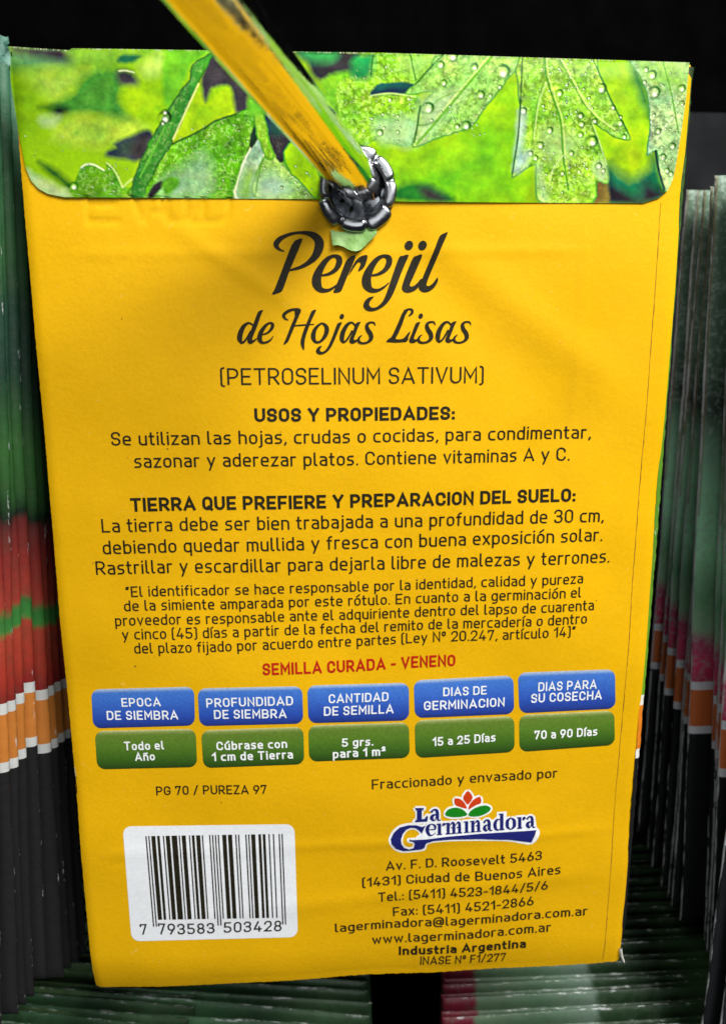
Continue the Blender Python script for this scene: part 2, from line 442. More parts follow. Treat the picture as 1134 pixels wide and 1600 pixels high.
INK_OFF = 0.05
def text_line(mb, s, p0, p1, cap, w=0.115, off=INK_OFF, space=0.14, word=0.34, xs=None):
    """a line of lettering: measured baseline start and end, measured cap height"""
    x0, z0 = onpaper(*p0); x1, z1 = onpaper(*p1)
    mx, my = (p0[0]+p1[0])/2, (p0[1]+p1[1])/2
    xa, za = onpaper(mx, my); xb, zb = onpaper(mx, my-cap)
    ch = math.hypot(xb-xa, zb-za)
    L = math.hypot(x1-x0, z1-z0); ux, uz = (x1-x0)/L, (z1-z0)/L
    items = []; x = 0.0
    for c in s:
        if c == ' ': x += word; continue
        wd, st = glyph_strokes(c, w)
        items.append((x, st)); x += wd+w+space
    x -= space
    kx = L/(x*ch)
    n = 0
    for gx, st in items:
        for pts, closed in st:
            q = pts.copy(); q[:, 0] = (q[:, 0]+gx+w/2)
            a, b = ribbon(q*np.array([kx**0.0, 1.0]), w/2, closed, w/2)
            out = []
            for e in (a, b):
                lx = e[:, 0]*kx*ch; ly = e[:, 1]*ch
                X = x0+ux*lx-uz*ly; Z = z0+uz*lx+ux*ly
                out.append(S(X, Z, off+(n % 5)*0.004))
            mb.grid(np.stack(out, 1)); n += 1

def fill_poly(mb, px, off, step=None):
    """filled outline given by measured points"""
    px = np.asarray(px, float)
    X, Z = onpaper(px[:, 0], px[:, 1])
    fs = tessellate_polygon([[Vector((x, z, 0)) for x, z in zip(X, Z)]])
    A = lambda t: (X[t[1]]-X[t[0]])*(Z[t[2]]-Z[t[0]])-(X[t[2]]-X[t[0]])*(Z[t[1]]-Z[t[0]])
    fs = [tuple(t) if A(t) > 0 else tuple(t)[::-1] for t in fs]
    V = [(float(x), float(z)) for x, z in zip(X, Z)]; out = []; mid = {}
    def cut(t, dep):
        a, b_, c = t
        e = [math.dist(V[p], V[q]) for p, q in ((a, b_), (b_, c), (c, a))]
        k = e.index(max(e))
        if e[k] < 1.6 or dep > 9: out.append(t); return
        p, q, r = ((a, b_, c), (b_, c, a), (c, a, b_))[k]
        key = (min(p, q), max(p, q))
        if key not in mid:
            V.append(((V[p][0]+V[q][0])/2, (V[p][1]+V[q][1])/2)); mid[key] = len(V)-1
        h = mid[key]; cut((p, h, r), dep+1); cut((h, q, r), dep+1)
    for t in fs: cut(t, 0)
    V = np.array(V)
    mb.add(S(V[:, 0], V[:, 1], off), out)
def smooth_pts(pts, closed=True, n=5):
    P = np.asarray(pts, float); N = len(P); out = []
    rng = range(N) if closed else range(N-1)
    for i in rng:
        a, b, c, d = (P[(i-1) % N], P[i], P[(i+1) % N], P[(i+2) % N]) if closed else (P[max(i-1, 0)], P[i], P[i+1], P[min(i+2, N-1)])
        for k in range(n):
            t = k/n
            out.append(0.5*((2*b)+(-a+c)*t+(2*a-5*b+4*c-d)*t*t+(-a+3*b-3*c+d)*t**3))
    if not closed: out.append(P[-1])
    return np.array(out)
def brush(mb, pts, off, closed=False):
    """stroke of varying width given by measured (x, y, width) points"""
    Q = smooth_pts(pts, closed, 6)
    a, b = ribbon(Q[:, :2], np.maximum(Q[:, 2], 0.3)/2, closed, 0)
    out = []
    for e in (a, b):
        X, Z = onpaper(e[:, 0], e[:, 1]); out.append(S(X, Z, off))
    mb.grid(np.stack(out, 1))

# ------------------------------------------------------------------ the setting behind
def box(mb, x0, x1, y0, y1, z0, z1):
    p = [(x, y, z) for x in (x0, x1) for y in (y0, y1) for z in (z0, z1)]
    mb.add(p, [(0,1,3,2),(4,6,7,5),(0,4,5,1),(2,3,7,6),(0,2,6,4),(1,5,7,3)])
b = MB(); box(b, -600, 600, 230, 240, -400, 500)
tag(b.build('wall', M_WALL, smooth=False), 'black wall behind the seed rack', 'wall', kind='structure')
zt = at(1100, 176, Y=110)[2]
b = MB(); box(b, -260, 300, 110, 114, -45, zt)
bo = b.build('rack_panel', M_PANEL, smooth=False)
tag(bo, 'dark grey rack panel behind the hanging packets', 'panel', kind='structure')

# ------------------------------------------------------------------ the yellow packet
pk = empty('seed_packet', (0, 0, -HH))
tag(pk, 'large yellow back of a parsley seed packet hanging from the steel hook', 'seed packet')
def child(mb, name, mat, parent=pk, smooth=True):
    o = mb.build(name, mat, None, smooth)
    o.parent = parent
    o.matrix_parent_inverse = Matrix.Translation((0, 0, HH*MM))     # parts are modelled in place
    return o
def sub(mb, name, mat, parent, smooth=True):
    o = mb.build(name, mat, None, smooth); o.parent = parent
    return o
EIN, EOUT = 3.5, 5.05
def sheet(x0f, x1, zs, n, off, hole=True, wob=0.0, seed=1):
    rs = np.random.RandomState(seed)
    ts = np.linspace(0, 1, n)
    P = []
    for z in zs:
        xx = x0f+(x1-x0f)*ts; t = (HH-z)/(2*HH); zb = ZB0+(ZB1-ZB0)*(xx+HW)/WD
        P.append(np.stack([xx, HH+(zb-HH)*t], -1))
    P = np.array(P)
    if wob:
        P[0, :, 1] += rs.uniform(-wob, wob, n); P[1, :, 1] += rs.uniform(-wob*0.3, wob*0.3, n)
        P[:, 0, 0] += rs.uniform(-wob, wob, len(zs))*0.5
    Q = S(P[..., 0], P[..., 1], off)
    mb = MB(); k = n; fs = []
    for i in range(len(zs)-1):
        for j in range(n-1):
            cx, cz = P[i, j, 0]+0.2-EYE[0], P[i, j, 1]+0.2-EYE[2]
            if hole and cx*cx+cz*cz < 3.6**2: continue
            fs.append((i*k+j, i*k+j+1, (i+1)*k+j+1, (i+1)*k+j))
    mb.add(Q.reshape(-1, 3), fs)
    return mb
# pressed lot mark below the flap, worked into the paper's relief
EMB = []
def emboss_segments():
    for s, (xa, xb) in (('E', (138, 186)), ('V', (203, 243)), ('A', (228, 262)), ('U', (262, 292)), ('Z', (296, 330)), ('D', (318, 358))):
        wd, st = glyph_strokes(s, 0.12)
        for pts, closed in st:
            q = pts if not closed else np.vstack([pts, pts[:1]])
            X, Z = onpaper(xa+(q[:, 0]/max(wd, .1))*(xb-xa), 350-q[:, 1]*62)
            for i in range(len(X)-1): EMB.append((X[i], Z[i], X[i+1], Z[i+1]))
emboss_segments()
_s0 = surf
def surf(x, z, _f=_s0):
    d = _f(x, z); x = np.asarray(x, float); z = np.asarray(z, float)
    near = (z > 36) & (z < 47) & (x < -10) & (x > -42)
    if np.any(near):
        xn = np.atleast_1d(x)[np.atleast_1d(near)]; zn = np.atleast_1d(z)[np.atleast_1d(near)]
        best = np.full(xn.shape, 9.0)
        for x0, z0, x1, z1 in EMB:
            dx, dz = x1-x0, z1-z0; L2 = dx*dx+dz*dz+1e-9
            t = np.clip(((xn-x0)*dx+(zn-z0)*dz)/L2, 0, 1)
            best = np.minimum(best, np.hypot(xn-x0-t*dx, zn-z0-t*dz))
        dd = np.atleast_1d(d).copy(); dd[np.atleast_1d(near)] -= 0.15*np.exp(-(best/0.30)**2)
        d = dd.reshape(np.shape(d))
    return d
zs = np.linspace(-HH, HH, 340)
ZB0 = float(onpaper(146, 1540)[1]); ZB1 = float(onpaper(969, 1500)[1])
sx_top = onpaper(1036, 320)[0]; sx_bot = onpaper(985, 1450)[0]
SEAM = 37.2
back = sheet(-HW, SEAM, zs, 220, 0.0, wob=0.06)
ob = child(back, 'back_panel', M_YEL)
strip = sheet(SEAM-0.6, HW, zs, 10, -0.06, hole=False, wob=0.06, seed=3)
child(strip, 'side_seam', M_YEL)
# raw edge of the glued seam, its dark shadow gap put in as brown
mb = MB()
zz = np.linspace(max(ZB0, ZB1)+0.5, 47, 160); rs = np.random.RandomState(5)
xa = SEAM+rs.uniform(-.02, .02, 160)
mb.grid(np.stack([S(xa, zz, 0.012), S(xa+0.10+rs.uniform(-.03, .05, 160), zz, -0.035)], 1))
child(mb, 'seam_edge_shadow', M_EDGE)
# front of the packet, wrapping round its right side; seen only as a sliver
zr = lambda px, py: float(at(px, py, Y=0.6)[2])
FW1, FO, FW2, FB = [HH-zr(x, y) for x, y in ((1002, 1085), (1000, 1098), (993, 1166), (990, 1181))]
STR = (FW1, FO, FW2, FB)
front_art = [(0, (40, 60, 30), 'soft'), (20, (50, 84, 30), 'soft'), (34, (90, 140, 30), 'soft'), (60, (84, 130, 34), 'soft'), (FW1, (110, 160, 30), 'soft'),
             (FW1, (225, 225, 215), 'hard'), (FO, (220, 125, 30), 'hard'), (FW2, (225, 225, 215), 'hard'), (FB, (22, 24, 24), 'hard')]
M_FRONT = art('leaf_front_print', front_art, 0.35, (0.10, 0.25, 0.02), scuff=0.70)
mb = MB()
prof = []
for k in range(9):
    a = math.pi*(k/8); prof.append((HW-0.25+0.80*math.sin(a)**0.8, 0.35+0.75*(1-math.cos(a))))
prof += [(30, 2.2), (0, 2.9), (-30, 2.2)]
for k in range(9):
    a = math.pi*(1-k/8); prof.append((-HW+0.15-0.25*math.sin(a), 0.45+0.70*(1-math.cos(a))))
P = []; rs = np.random.RandomState(8)
zf = np.linspace(max(ZB0, ZB1)+1.0, HH-0.4, 200)
for z in zf:
    v = abs(z)/HH; e = min(1, (HH-abs(z))/3+0.35); jx = rs.uniform(-.07, .07)
    sl = 0.25*min(1, max(0, (45-z)/40))-0.12
    bb = min(1, max(0, (-(HH-6)-z)/6)); P.append([(x+(jx+sl*(x > 0) if abs(x) > 38 else 0), y*e+0.15*(1-e)+2.0*bb*bb, z) for x, y in prof])
fs = []; P = np.array(P); k = P.shape[1]
for i in range(len(zf)-1):
    for j in range(k-1):
        cx = P[i, j:j+2, 0].mean()-EYE[0]; cz = zf[i]-EYE[2]
        fs.append((i*k+j, (i+1)*k+j, (i+1)*k+j+1, i*k+j+1))
mb.add(P.reshape(-1, 3)+np.array([0, 0, HH]), fs)
o = mb.build('front_panel', M_FRONT); o.parent = pk
# white curl where the lower right corner has split
mb = MB(); P = []
for t in np.linspace(0, 1, 12):
    px, py = 967+4*t*t, 1480+19*t
    x, z = onpaper(px, py)
    c = S(x, z, 0.3+0.3*t); w = 0.35*(1-0.3*t)
    P.append([c+np.array([-w*0.4, 0.2, 0.05]), c+np.array([0.1, -0.15, 0]), c+np.array([w, 0.15, 0.05])])
mb.grid(P); child(mb, 'torn_corner', M_CURL)

# ------------------------------------------------------------------ the flap and its printed leaves
def vnoise(x, y, s, seed):
    x = x/s; y = y/s
    xi = np.floor(x).astype(int); yi = np.floor(y).astype(int); fx = x-xi; fy = y-yi
    fx = fx*fx*(3-2*fx); fy = fy*fy*(3-2*fy)
    def h(a, b):
        v = np.sin(a*127.1+b*311.7+seed*74.7)*43758.5453
        return v-np.floor(v)
    return (h(xi, yi)*(1-fx)+h(xi+1, yi)*fx)*(1-fy)+(h(xi, yi+1)*(1-fx)+h(xi+1, yi+1)*fx)*fy
def fbm(x, y, s, seed, o=4):
    t = 0; a = 0.5
    for k in range(o): t = t+a*vnoise(x, y, s/2**k, seed+k*13); a /= 2
    return t/0.9375
NX, NY = 780, 172
def topline(x): return np.interp(x, [15, 60, 110, 112, 600, 1075], [73, 76, 79, 76, 83, 98])
def botline(x): return np.interp(x, [35, 100, 300, 520, 640, 800, 1000, 1062], [309, 309, 310, 312, 316, 317, 318, 318])
vv = np.linspace(0, 1, NY)
yl = 74+vv*235
LE = [(74, 15), (130, 18), (200, 29), (262, 41), (283, 50), (296, 62), (304, 78), (309, 102)]
RE = [(98, 1076), (150, 1071), (200, 1064), (250, 1056), (280, 1050), (298, 1042), (310, 1028), (318, 1004)]
lx = np.interp(yl, [p[0] for p in LE], [p[1] for p in LE])
yr = 98+vv*220
rx = np.interp(yr, [p[0] for p in RE], [p[1] for p in RE])
uu = np.linspace(0, 1, NX)
PX = lx[:, None]+(rx-lx)[:, None]*uu[None, :]
PY = topline(PX)+(botline(PX)-topline(PX))*vv[:, None]
C = np.zeros(PX.shape+(3,))
def col(r, g, b): return np.array(lin(r, g, b))/1.3
C[:] = col(140, 192, 12)
def sdf(poly):
    P = np.asarray(poly, float); d = np.full(PX.shape, 1e9); ins = np.zeros(PX.shape, bool)
    for i in range(len(P)):
        (x0, y0), (x1, y1) = P[i-1], P[i]
        dx, dy = x1-x0, y1-y0
        t = np.clip(((PX-x0)*dx+(PY-y0)*dy)/(dx*dx+dy*dy+1e-9), 0, 1)
        d = np.minimum(d, np.hypot(PX-x0-t*dx, PY-y0-t*dy))
        if y0 != y1:
            c = ((y0 > PY) != (y1 > PY)) & (PX < (x1-x0)*(PY-y0)/(y1-y0)+x0); ins ^= c
    return np.where(ins, -d, d)
def zc(o, pts): return [(o+x/4.05, 60+y/4.05) for x, y in pts]
def poly(o, pts, c, soft=1.5, tex=0.0, edge=None, seed=1, a=1.0, edgew=1.3, wob=1.0):
    global C
    soft = soft*1.7 if soft >= 2 else soft
    fine = 1.0 if soft < 2 else 0.25
    tex *= 1.0+0.3*fine
    d = sdf(smooth_pts(zc(o, pts), True, 3)) + (fbm(PX, PY, 14, seed+5)-0.5)*5*wob
    m_ = np.clip(0.5-d/(2*soft), 0, 1)*a
    cc = np.broadcast_to(col(*c), C.shape).copy()
    if tex:
        n = fbm(PX, PY, 7, seed, 4); n2 = fbm(PX, PY, 34, seed+3, 2)
        rdg = np.abs(fbm(PX, PY, 5.5, seed+9, 2)-0.5)*2; rd2 = np.abs(fbm(PX+4, PY, 8, seed+19, 2)-0.5)*2
        cc = cc*(1+tex*(n-0.5)*1.5+tex*0.9*(n2-0.5))[..., None]
        cc = cc+(np.clip(0.17-rdg, 0, 1)*tex*2.8*fine)[..., None]*np.array([0.45, 0.55, 0.22])
        cc = cc*(1-np.clip(0.14-rd2, 0, 1)*tex*3.6*fine)[..., None]
    hv = (fbm(PX, PY, 26, seed+31, 3)-0.5)*1.1; hv2 = (fbm(PX*0.6+PY*0.8, PY*0.6-PX*0.8, 18, seed+47, 3)-0.5)
    cc = cc*(1+np.stack([hv*0.75, hv*0.30, hv*0.2], -1))*(1+0.55*hv2)[..., None]
    C = C*(1-m_[..., None])+cc*m_[..., None]
    if edge is not None:
        e = np.exp(-(d/edgew)**2)*0.85*a
        C = C*(1-e[..., None])+col(*edge)*e[..., None]
def line(o, pts, c, w, a=0.9, soft=1.0):
    global C
    Q = smooth_pts(zc(o, pts), False, 5); d = np.full(PX.shape, 1e9)
    for i in range(len(Q)-1):
        (x0, y0), (x1, y1) = Q[i], Q[i+1]; dx, dy = x1-x0, y1-y0
        t = np.clip(((PX-x0)*dx+(PY-y0)*dy)/(dx*dx+dy*dy+1e-9), 0, 1)
        d = np.minimum(d, np.hypot(PX-x0-t*dx, PY-y0-t*dy))
    e = np.clip(0.5-(d-w/4.05/2)/(2*soft), 0, 1)*a
    C = C*(1-e[..., None])+col(*c)*e[..., None]
def drop(o, x, y, r, light=(190, 230, 120), rim=(45, 120, 20)):
    global C
    px, py = o+x/4.05, 60+y/4.05; r = r/4.05
    q = np.hypot(PX-px, (PY-py)*1.05+0.15*(PX-px))/r
    ang = np.arctan2(PY-py, PX-px)
    e = np.exp(-((q-0.85)/0.22)**2)*(0.55+0.4*np.sin(ang*1.0+2.2))
    C = C*(1-e[..., None])+col(*rim)*e[..., None]
    i = np.clip(1.0-q*1.5, 0, 1)*0.5; C = C*(1-i[..., None])+col(*light)*i[..., None]
    g = np.exp(-((np.hypot(PX-px-r*0.15, PY-py-r*0.25))/(r*0.30))**2)*0.85
    C = C*(1-g[..., None])+col(240, 250, 215)*g[..., None]
def dew(o, box_, n, seed, rmax=12):
    rs = np.random.RandomState(seed)
    for k in range(n):
        drop(o, rs.uniform(box_[0], box_[2]), rs.uniform(box_[1], box_[3]), rs.uniform(4, rmax))
A0, B0, C0, D0 = 10, 270, 550, 810
# left, out-of-focus leaves
C *= (0.86+0.35*fbm(PX, PY, 60, 2, 3))[..., None]
poly(A0, [(0,60),(420,60),(430,180),(200,210),(0,210)], (92,148,84), 9)
poly(A0, [(60,60),(410,62),(430,150),(300,140),(100,100)], (58,50,58), 6)
poly(A0, [(420,60),(720,60),(980,70),(700,200),(500,220),(430,160)], (120,180,45), 8, 0.12)
poly(A0, [(100,230),(510,215),(450,300),(330,390),(200,330)], (160,200,66), 9, 0.1)
poly(A0, [(0,220),(120,240),(200,420),(120,600),(0,560)], (120,172,12), 12)
poly(A0, [(510,225),(700,200),(740,300),(720,400),(830,535),(600,520),(590,490),(400,490),(300,430),(430,340)], (74,150,46), 5, 0.14)
poly(A0, [(290,450),(340,425),(400,450),(395,490),(330,505)], (34,62,30), 5)
poly(A0, [(215,440),(260,420),(300,440),(260,460)], (58,112,26), 4)
poly(A0, [(730,110),(855,112),(800,150),(715,150)], (48,122,62), 2)
poly(A0, [(705,212),(800,215),(838,308),(720,285)], (66,70,72), 4)
line(A0, [(715,208),(760,206),(812,218)], (190,215,150), 7)
poly(A0, [(840,180),(980,95),(1015,200),(900,250)], (172,214,84), 6)
poly(A0, [(745,330),(960,290),(1134,270),(1010,470),(960,600),(880,560),(780,470)], (150,202,10), 6)
poly(A0, [(380,500),(600,500),(900,560),(700,680),(500,690),(300,640)], (162,202,58), 7, 0.16)
poly(A0, [(230,510),(330,505),(300,545),(240,545)], (172,208,130), 6)
poly(A0, [(635,722),(690,690),(700,660),(860,590),(925,600),(935,680),(870,772),(660,757)], (66,88,70), 2.5, 0.2)
poly(A0, [(820,640),(890,612),(872,742),(806,742)], (58,48,58), 6)
poly(A0, [(210,785),(340,850),(450,950),(400,965),(300,880)], (46,104,30), 4)
poly(A0, [(130,840),(200,870),(430,1000),(300,1020),(180,960)], (164,200,132), 4, 0.12)
poly(A0, [(455,870),(480,815),(540,800),(622,838),(640,790),(700,850),(740,945),(845,950),(845,1010),(430,1010)], (100,168,22), 1.6, 0.24)
line(A0, [(480,820),(510,800),(560,803),(622,838)], (205,232,150), 9)
line(A0, [(640,790),(690,840),(740,945)], (190,225,110), 8)
line(A0, [(740,945),(790,900),(850,870)], (190,225,110), 6)
dew(A0, (450,790,860,1000), 26, 4, 9); dew(A0, (60,560,640,760), 10, 14, 6)
drop(A0, 430, 940, 30)
# centre
poly(B0, [(-40,60),(255,70),(120,180),(60,330),(-40,470)], (116,192,36), 3, 0.06)
poly(B0, [(165,280),(210,405),(345,305),(385,360),(398,470),(270,525),(-60,680),(-10,620)], (158,206,10), 2, 0.05)
poly(B0, [(255,90),(390,210),(485,360),(495,455),(400,470),(385,360),(350,300),(250,320),(208,410),(180,290),(190,220)], (62,58,68), 2.5, 0.15)
poly(B0, [(490,380),(700,520),(1134,640),(1134,1010),(700,900),(560,700)], (146,202,14), 5)
poly(B0, [(-120,700),(0,668),(150,600),(270,527),(400,482),(500,440),(512,560),(470,740),(400,1010),(-250,1020),(-180,860)], (104,182,28), 1.2, 0.38, (52,120,26), seed=4)
poly(B0, [(-60,900),(60,830),(200,740),(245,880),(200,1000),(-60,1010)], (160,204,150), 8, 0.4, a=0.8, seed=8)
line(B0, [(0,668),(150,600),(270,527),(400,482)], (40,112,24), 9)
poly(B0, [(540,640),(480,720),(430,850),(398,1010),(525,1010),(556,800),(592,700)], (160,202,150), 1.4, 0.25, (215,235,180), seed=6)
poly(B0, [(450,860),(520,840),(500,1010),(420,1010)], (140,195,60), 6, 0.3, a=0.8)
poly(B0, [(596,742),(640,738),(760,860),(905,1010),(515,1010),(560,790)], (152,202,96), 1.4, 0.34, (110,170,60), seed=7)
poly(B0, [(540,900),(640,860),(740,960),(660,1010),(540,1010)], (170,206,176), 7, 0.25, a=0.8, seed=9)
line(B0, [(600,740),(560,800),(520,1005)], (95,160,60), 7)
poly(B0, [(560,475),(660,540),(765,640),(702,785),(640,735),(606,640)], (58,58,62), 1.6, 0.1)
poly(B0, [(560,475),(660,540),(700,600),(610,610)], (46,92,70), 4)
poly(B0, [(770,650),(920,830),(920,1010),(890,1000),(705,790)], (148,204,12), 1.5, 0.05, (70,160,50))
poly(B0, [(490,640),(520,555),(545,620),(500,695)], (44,86,44), 1.6)
poly(B0, [(490,390),(570,460),(606,640),(642,745),(600,770),(556,680),(510,480)], (134,198,50), 1.5, 0.3, (80,160,40))
poly(B0, [(480,420),(545,400),(600,470),(500,500)], (100,182,40), 4)
# the big slanting stem
poly(B0, [(120,180),(258,88),(190,230),(100,425),(0,650),(-70,760),(-160,930),(-180,1015),(-255,1015),(-245,900),(-180,740),(-80,540),(50,340),(110,260)], (66,146,44), 1.6, 0.22, (44,108,34), seed=11)
line(B0, [(165,290),(100,430),(5,640)], (205,230,120), 9)
line(A0, [(1060,440),(960,660),(850,880)], (96,176,52), 10)
poly(A0, [(890,1010),(935,930),(1015,900),(985,950),(930,1012)], (54,44,56), 1.6)
poly(A0, [(990,905),(1080,880),(1095,940),(1010,990)], (98,172,44), 2, 0.3)
drop(A0, 1000, 505, 46, (120,150,60), (30,60,20)); drop(A0, 1004, 470, 22); drop(A0, 990, 540, 18)
dew(B0, (40,540,480,980), 34, 5, 9); dew(B0, (560,780,880,1000), 26, 6, 12)
# right of the hook
poly(B0, [(800,75),(1180,85),(1180,240),(930,275),(850,160)], (52,56,58), 4)
poly(B0, [(800,75),(1040,82),(1000,150),(860,150)], (58,152,76), 5)
poly(B0, [(930,285),(1180,240),(1180,640),(1100,600)], (122,194,38), 3, 0.3, seed=12)
C0poly = [(20,230),(60,110),(560,100),(420,260),(350,350),(425,365),(430,480),(400,680),(250,672),(150,650),(40,690),(-60,560),(-100,300)]
poly(C0, [(-20,640),(400,660),(820,420),(1060,300),(1080,1030),(-20,1030)], (150,208,8), 3)
poly(C0, [(700,640),(980,560),(1000,900),(760,860)], (122,198,8), 16)
poly(C0, [(300,840),(760,780),(1000,1000),(400,1030)], (112,190,14), 16, 0.08)
poly(C0, C0poly, (136,202,44), 1.6, 0.42, seed=13)
poly(C0, [(150,520),(410,510),(402,676),(250,668),(170,640)], (168,214,146), 6, 0.28, a=0.85, seed=15)
poly(C0, [(300,110),(560,105),(430,230),(390,250)], (160,214,96), 7, 0.3, a=0.7)
poly(C0, [(0,130),(60,108),(135,108),(112,245),(0,250)], (44,150,72), 4)
line(C0, [(130,110),(118,240)], (40,120,50), 9); line(C0, [(368,105),(385,190),(402,265)], (70,140,40), 8)
poly(C0, [(112,362),(190,285),(392,288),(350,348),(240,345)], (38,112,78), 1.8)
poly(C0, [(140,355),(250,310),(345,320),(330,345)], (34,72,70), 3)
line(C0, [(115,365),(240,350),(400,372)], (180,225,120), 7)
dew(C0, (0,380,400,660), 26, 7, 14); dew(C0, (0,120,380,280), 14, 17, 10)
poly(C0, [(575,100),(490,190),(402,290),(340,345),(380,358),(520,335),(430,430),(412,560),(388,665),(410,685),(600,612),(745,560),(880,392),(1010,225),(1070,100)], (150,208,88), 1.3, 0.40, (84,160,50), seed=16)
poly(C0, [(440,400),(560,350),(700,330),(600,470),(440,640),(420,560)], (172,214,150), 8, 0.35, a=0.8, seed=18)
line(C0, [(575,105),(490,190),(402,290)], (48,120,40), 9)
line(C0, [(430,430),(410,560),(392,660)], (50,118,40), 10)
line(C0, [(880,120),(700,330),(540,520),(405,672)], (112,182,36), 14); line(C0, [(866,112),(690,318),(530,505)], (196,228,120), 6)
line(C0, [(700,330),(560,380),(470,470)], (120,180,60), 6); line(C0, [(640,400),(560,540)], (120,180,60), 5)
line(C0, [(410,552),(470,548),(540,520)], (90,150,60), 6); line(C0, [(580,240),(680,200),(760,110)], (120,180,60), 6)
for x, y, r in ((475,445,42),(945,215,52),(808,360,30),(575,285,24),(555,170,28),(770,185,26),(870,365,15),(930,310,17),(285,595,15),(172,600,24),(715,555,34),(660,560,20),(497,520,13),(630,115,40),(235,390,18),(355,385,16)):
    drop(C0, x, y, r)
dew(C0, (430,360,860,620), 34, 8, 9)
poly(C0, [(290,935),(440,915),(540,955),(640,1035),(290,1035)], (40,128,34), 4)
poly(C0, [(430,950),(510,960),(590,1030),(470,1020)], (56,38,48), 6)
# right: sharp lobed leaf and dark ground
poly(D0, [(480,120),(720,130),(790,300),(830,480),(830,740),(700,900),(560,820),(470,540),(690,640),(600,430)], (152,208,8), 2)
poly(D0, [(560,680),(700,640),(800,700),(780,840),(640,860)], (166,204,14), 12)
poly(D0, [(690,130),(730,150),(790,300),(830,480),(790,440),(740,300)], (24,118,66), 6)
poly(D0, [(550,800),(700,890),(820,820),(850,740),(930,960),(850,1045),(550,1045)], (28,122,76), 7)
poly(D0, [(556,930),(640,950),(760,1045),(556,1045)], (38,30,46), 6)
poly(D0, [(790,920),(870,950),(930,980),(850,1045),(760,1040)], (42,34,54), 7)
poly(D0, [(488,912),(552,918),(560,1040),(455,1040)], (118,112,46), 2, 0.2)
LEAF = [(14,100),(5,430),(-10,640),(-47,862),(-20,872),(100,800),(105,900),(140,1040),(462,1040),(490,910),(557,916),(550,800),(500,650),(458,530),(590,620),(692,648),(690,600),(600,430),(500,220),(450,100)]
poly(D0, LEAF, (146,204,54), 1.2, 0.44, (78,150,44), seed=21, wob=0.7)
poly(D0, [(0,470),(44,480),(20,700),(80,720),(40,800),(-30,840),(-10,640)], (178,212,184), 4, 0.25, a=0.9, seed=22)
poly(D0, [(180,560),(390,640),(310,760),(150,770),(120,660)], (168,208,116), 7, 0.35, a=0.8, seed=23)
poly(D0, [(470,800),(540,780),(550,900),(480,870)], (166,206,140), 3, 0.4, a=0.8)
poly(D0, [(110,800),(150,870),(180,1020),(130,1000)], (166,206,130), 4, 0.4, a=0.8)
line(D0, [(22,100),(8,430),(-8,640),(-42,855)], (44,110,34), 9)
line(D0, [(160,100),(170,230),(215,380),(262,530),(280,760),(312,960)], (84,158,34), 11)
line(D0, [(175,110),(186,230),(230,380),(276,530),(294,760)], (186,222,110), 5)
line(D0, [(160,270),(110,430),(80,680)], (104,172,50), 7); line(D0, [(172,280),(122,430),(94,640)], (188,222,130), 4)
line(D0, [(265,125),(340,260),(420,410),(505,505),(605,578)], (186,222,110), 9); line(D0, [(258,140),(330,268),(412,418),(498,515)], (92,160,40), 6)
line(D0, [(280,740),(215,830),(190,930)], (190,222,130), 5); line(D0, [(270,560),(340,640),(380,700)], (120,180,50), 5)
line(D0, [(290,860),(380,900),(430,960)], (120,180,50), 5); line(D0, [(340,260),(300,330)], (120,180,50), 5)
line(D0, [(460,120),(520,250),(600,430),(688,600)], (62,140,36), 8)
line(D0, [(462,535),(505,650),(552,800)], (180,220,110), 6)
for x, y, r in ((515,320,38),(252,350,27),(590,440,20),(385,492,24),(392,545,22),(475,525,20),(385,612,22),(457,655,42),(190,585,25),(130,680,28),(327,730,20),(270,856,18),(376,846,16),(636,540,24),(662,625,20),(25,462,26),(640,500,14),(100,760,22),(70,730,20),(500,810,24),(530,840,16),(440,380,14),(300,290,16),(150,430,14)):
    drop(D0, x, y, r)
dew(D0, (130,130,480,520), 60, 9, 11); dew(D0, (140,560,480,1000), 60, 10, 10)
RL = [(712,120),(770,250),(820,400),(822,580),(804,742),(868,712),(880,830),(920,962),(1010,960),(1100,500),(1100,120)]
poly(D0, RL, (158,202,132), 1.4, 0.42, (70,150,70), seed=24)
poly(D0, [(720,120),(1000,120),(1060,300),(960,320),(800,240)], (140,200,60), 8, 0.4, a=0.8, seed=25)
line(D0, [(905,140),(950,300),(980,450),(1006,600)], (100,168,50), 9)
line(D0, [(862,715),(880,830),(916,958)], (12,78,68), 15)
line(D0, [(980,450),(1060,380)], (130,180,90), 5); line(D0, [(870,640),(930,550),(975,500)], (215,230,190), 5)
for x, y, r in ((850,345,44),(836,235,34),(875,590,23),(965,685,25),(905,755,26),(955,860,19),(1025,320,28),(1028,415,20),(790,280,16),(850,490,14),(930,840,20),(800,200,20)):
    drop(D0, x, y, r)
dew(D0, (830,180,1040,900), 46, 11, 11)
C *= (0.93+0.14*fbm(PX, PY, 5, 40, 2))[..., None]
def blur(A, k):
    for ax in (0, 1):
        pad = [(0, 0)]*3; pad[ax] = (k, k)
        B = np.pad(A, pad, mode='edge'); n = A.shape[ax]
        A = sum(np.take(B, range(i, i+n), axis=ax) for i in range(2*k+1))/(2*k+1)
    return A
C = np.clip(C, 0.004, 1)
Cg = C**(1/2.2)
Cg = Cg + 0.75*(Cg-blur(blur(Cg, 2), 2)) + 0.35*(Cg-blur(blur(Cg, 9), 9))
C = np.clip(Cg, 0.03, 1)**2.2
lm = C.mean(-1, keepdims=True); gk = np.clip(1.4-lm/0.05, 0, 0.7)*(C[..., :1] > C[..., 1:2])
C = (C*(1-gk)+lm*np.array([1.05, 1.0, 1.0])*gk)*np.array([1.20, 1.12, 1.05])
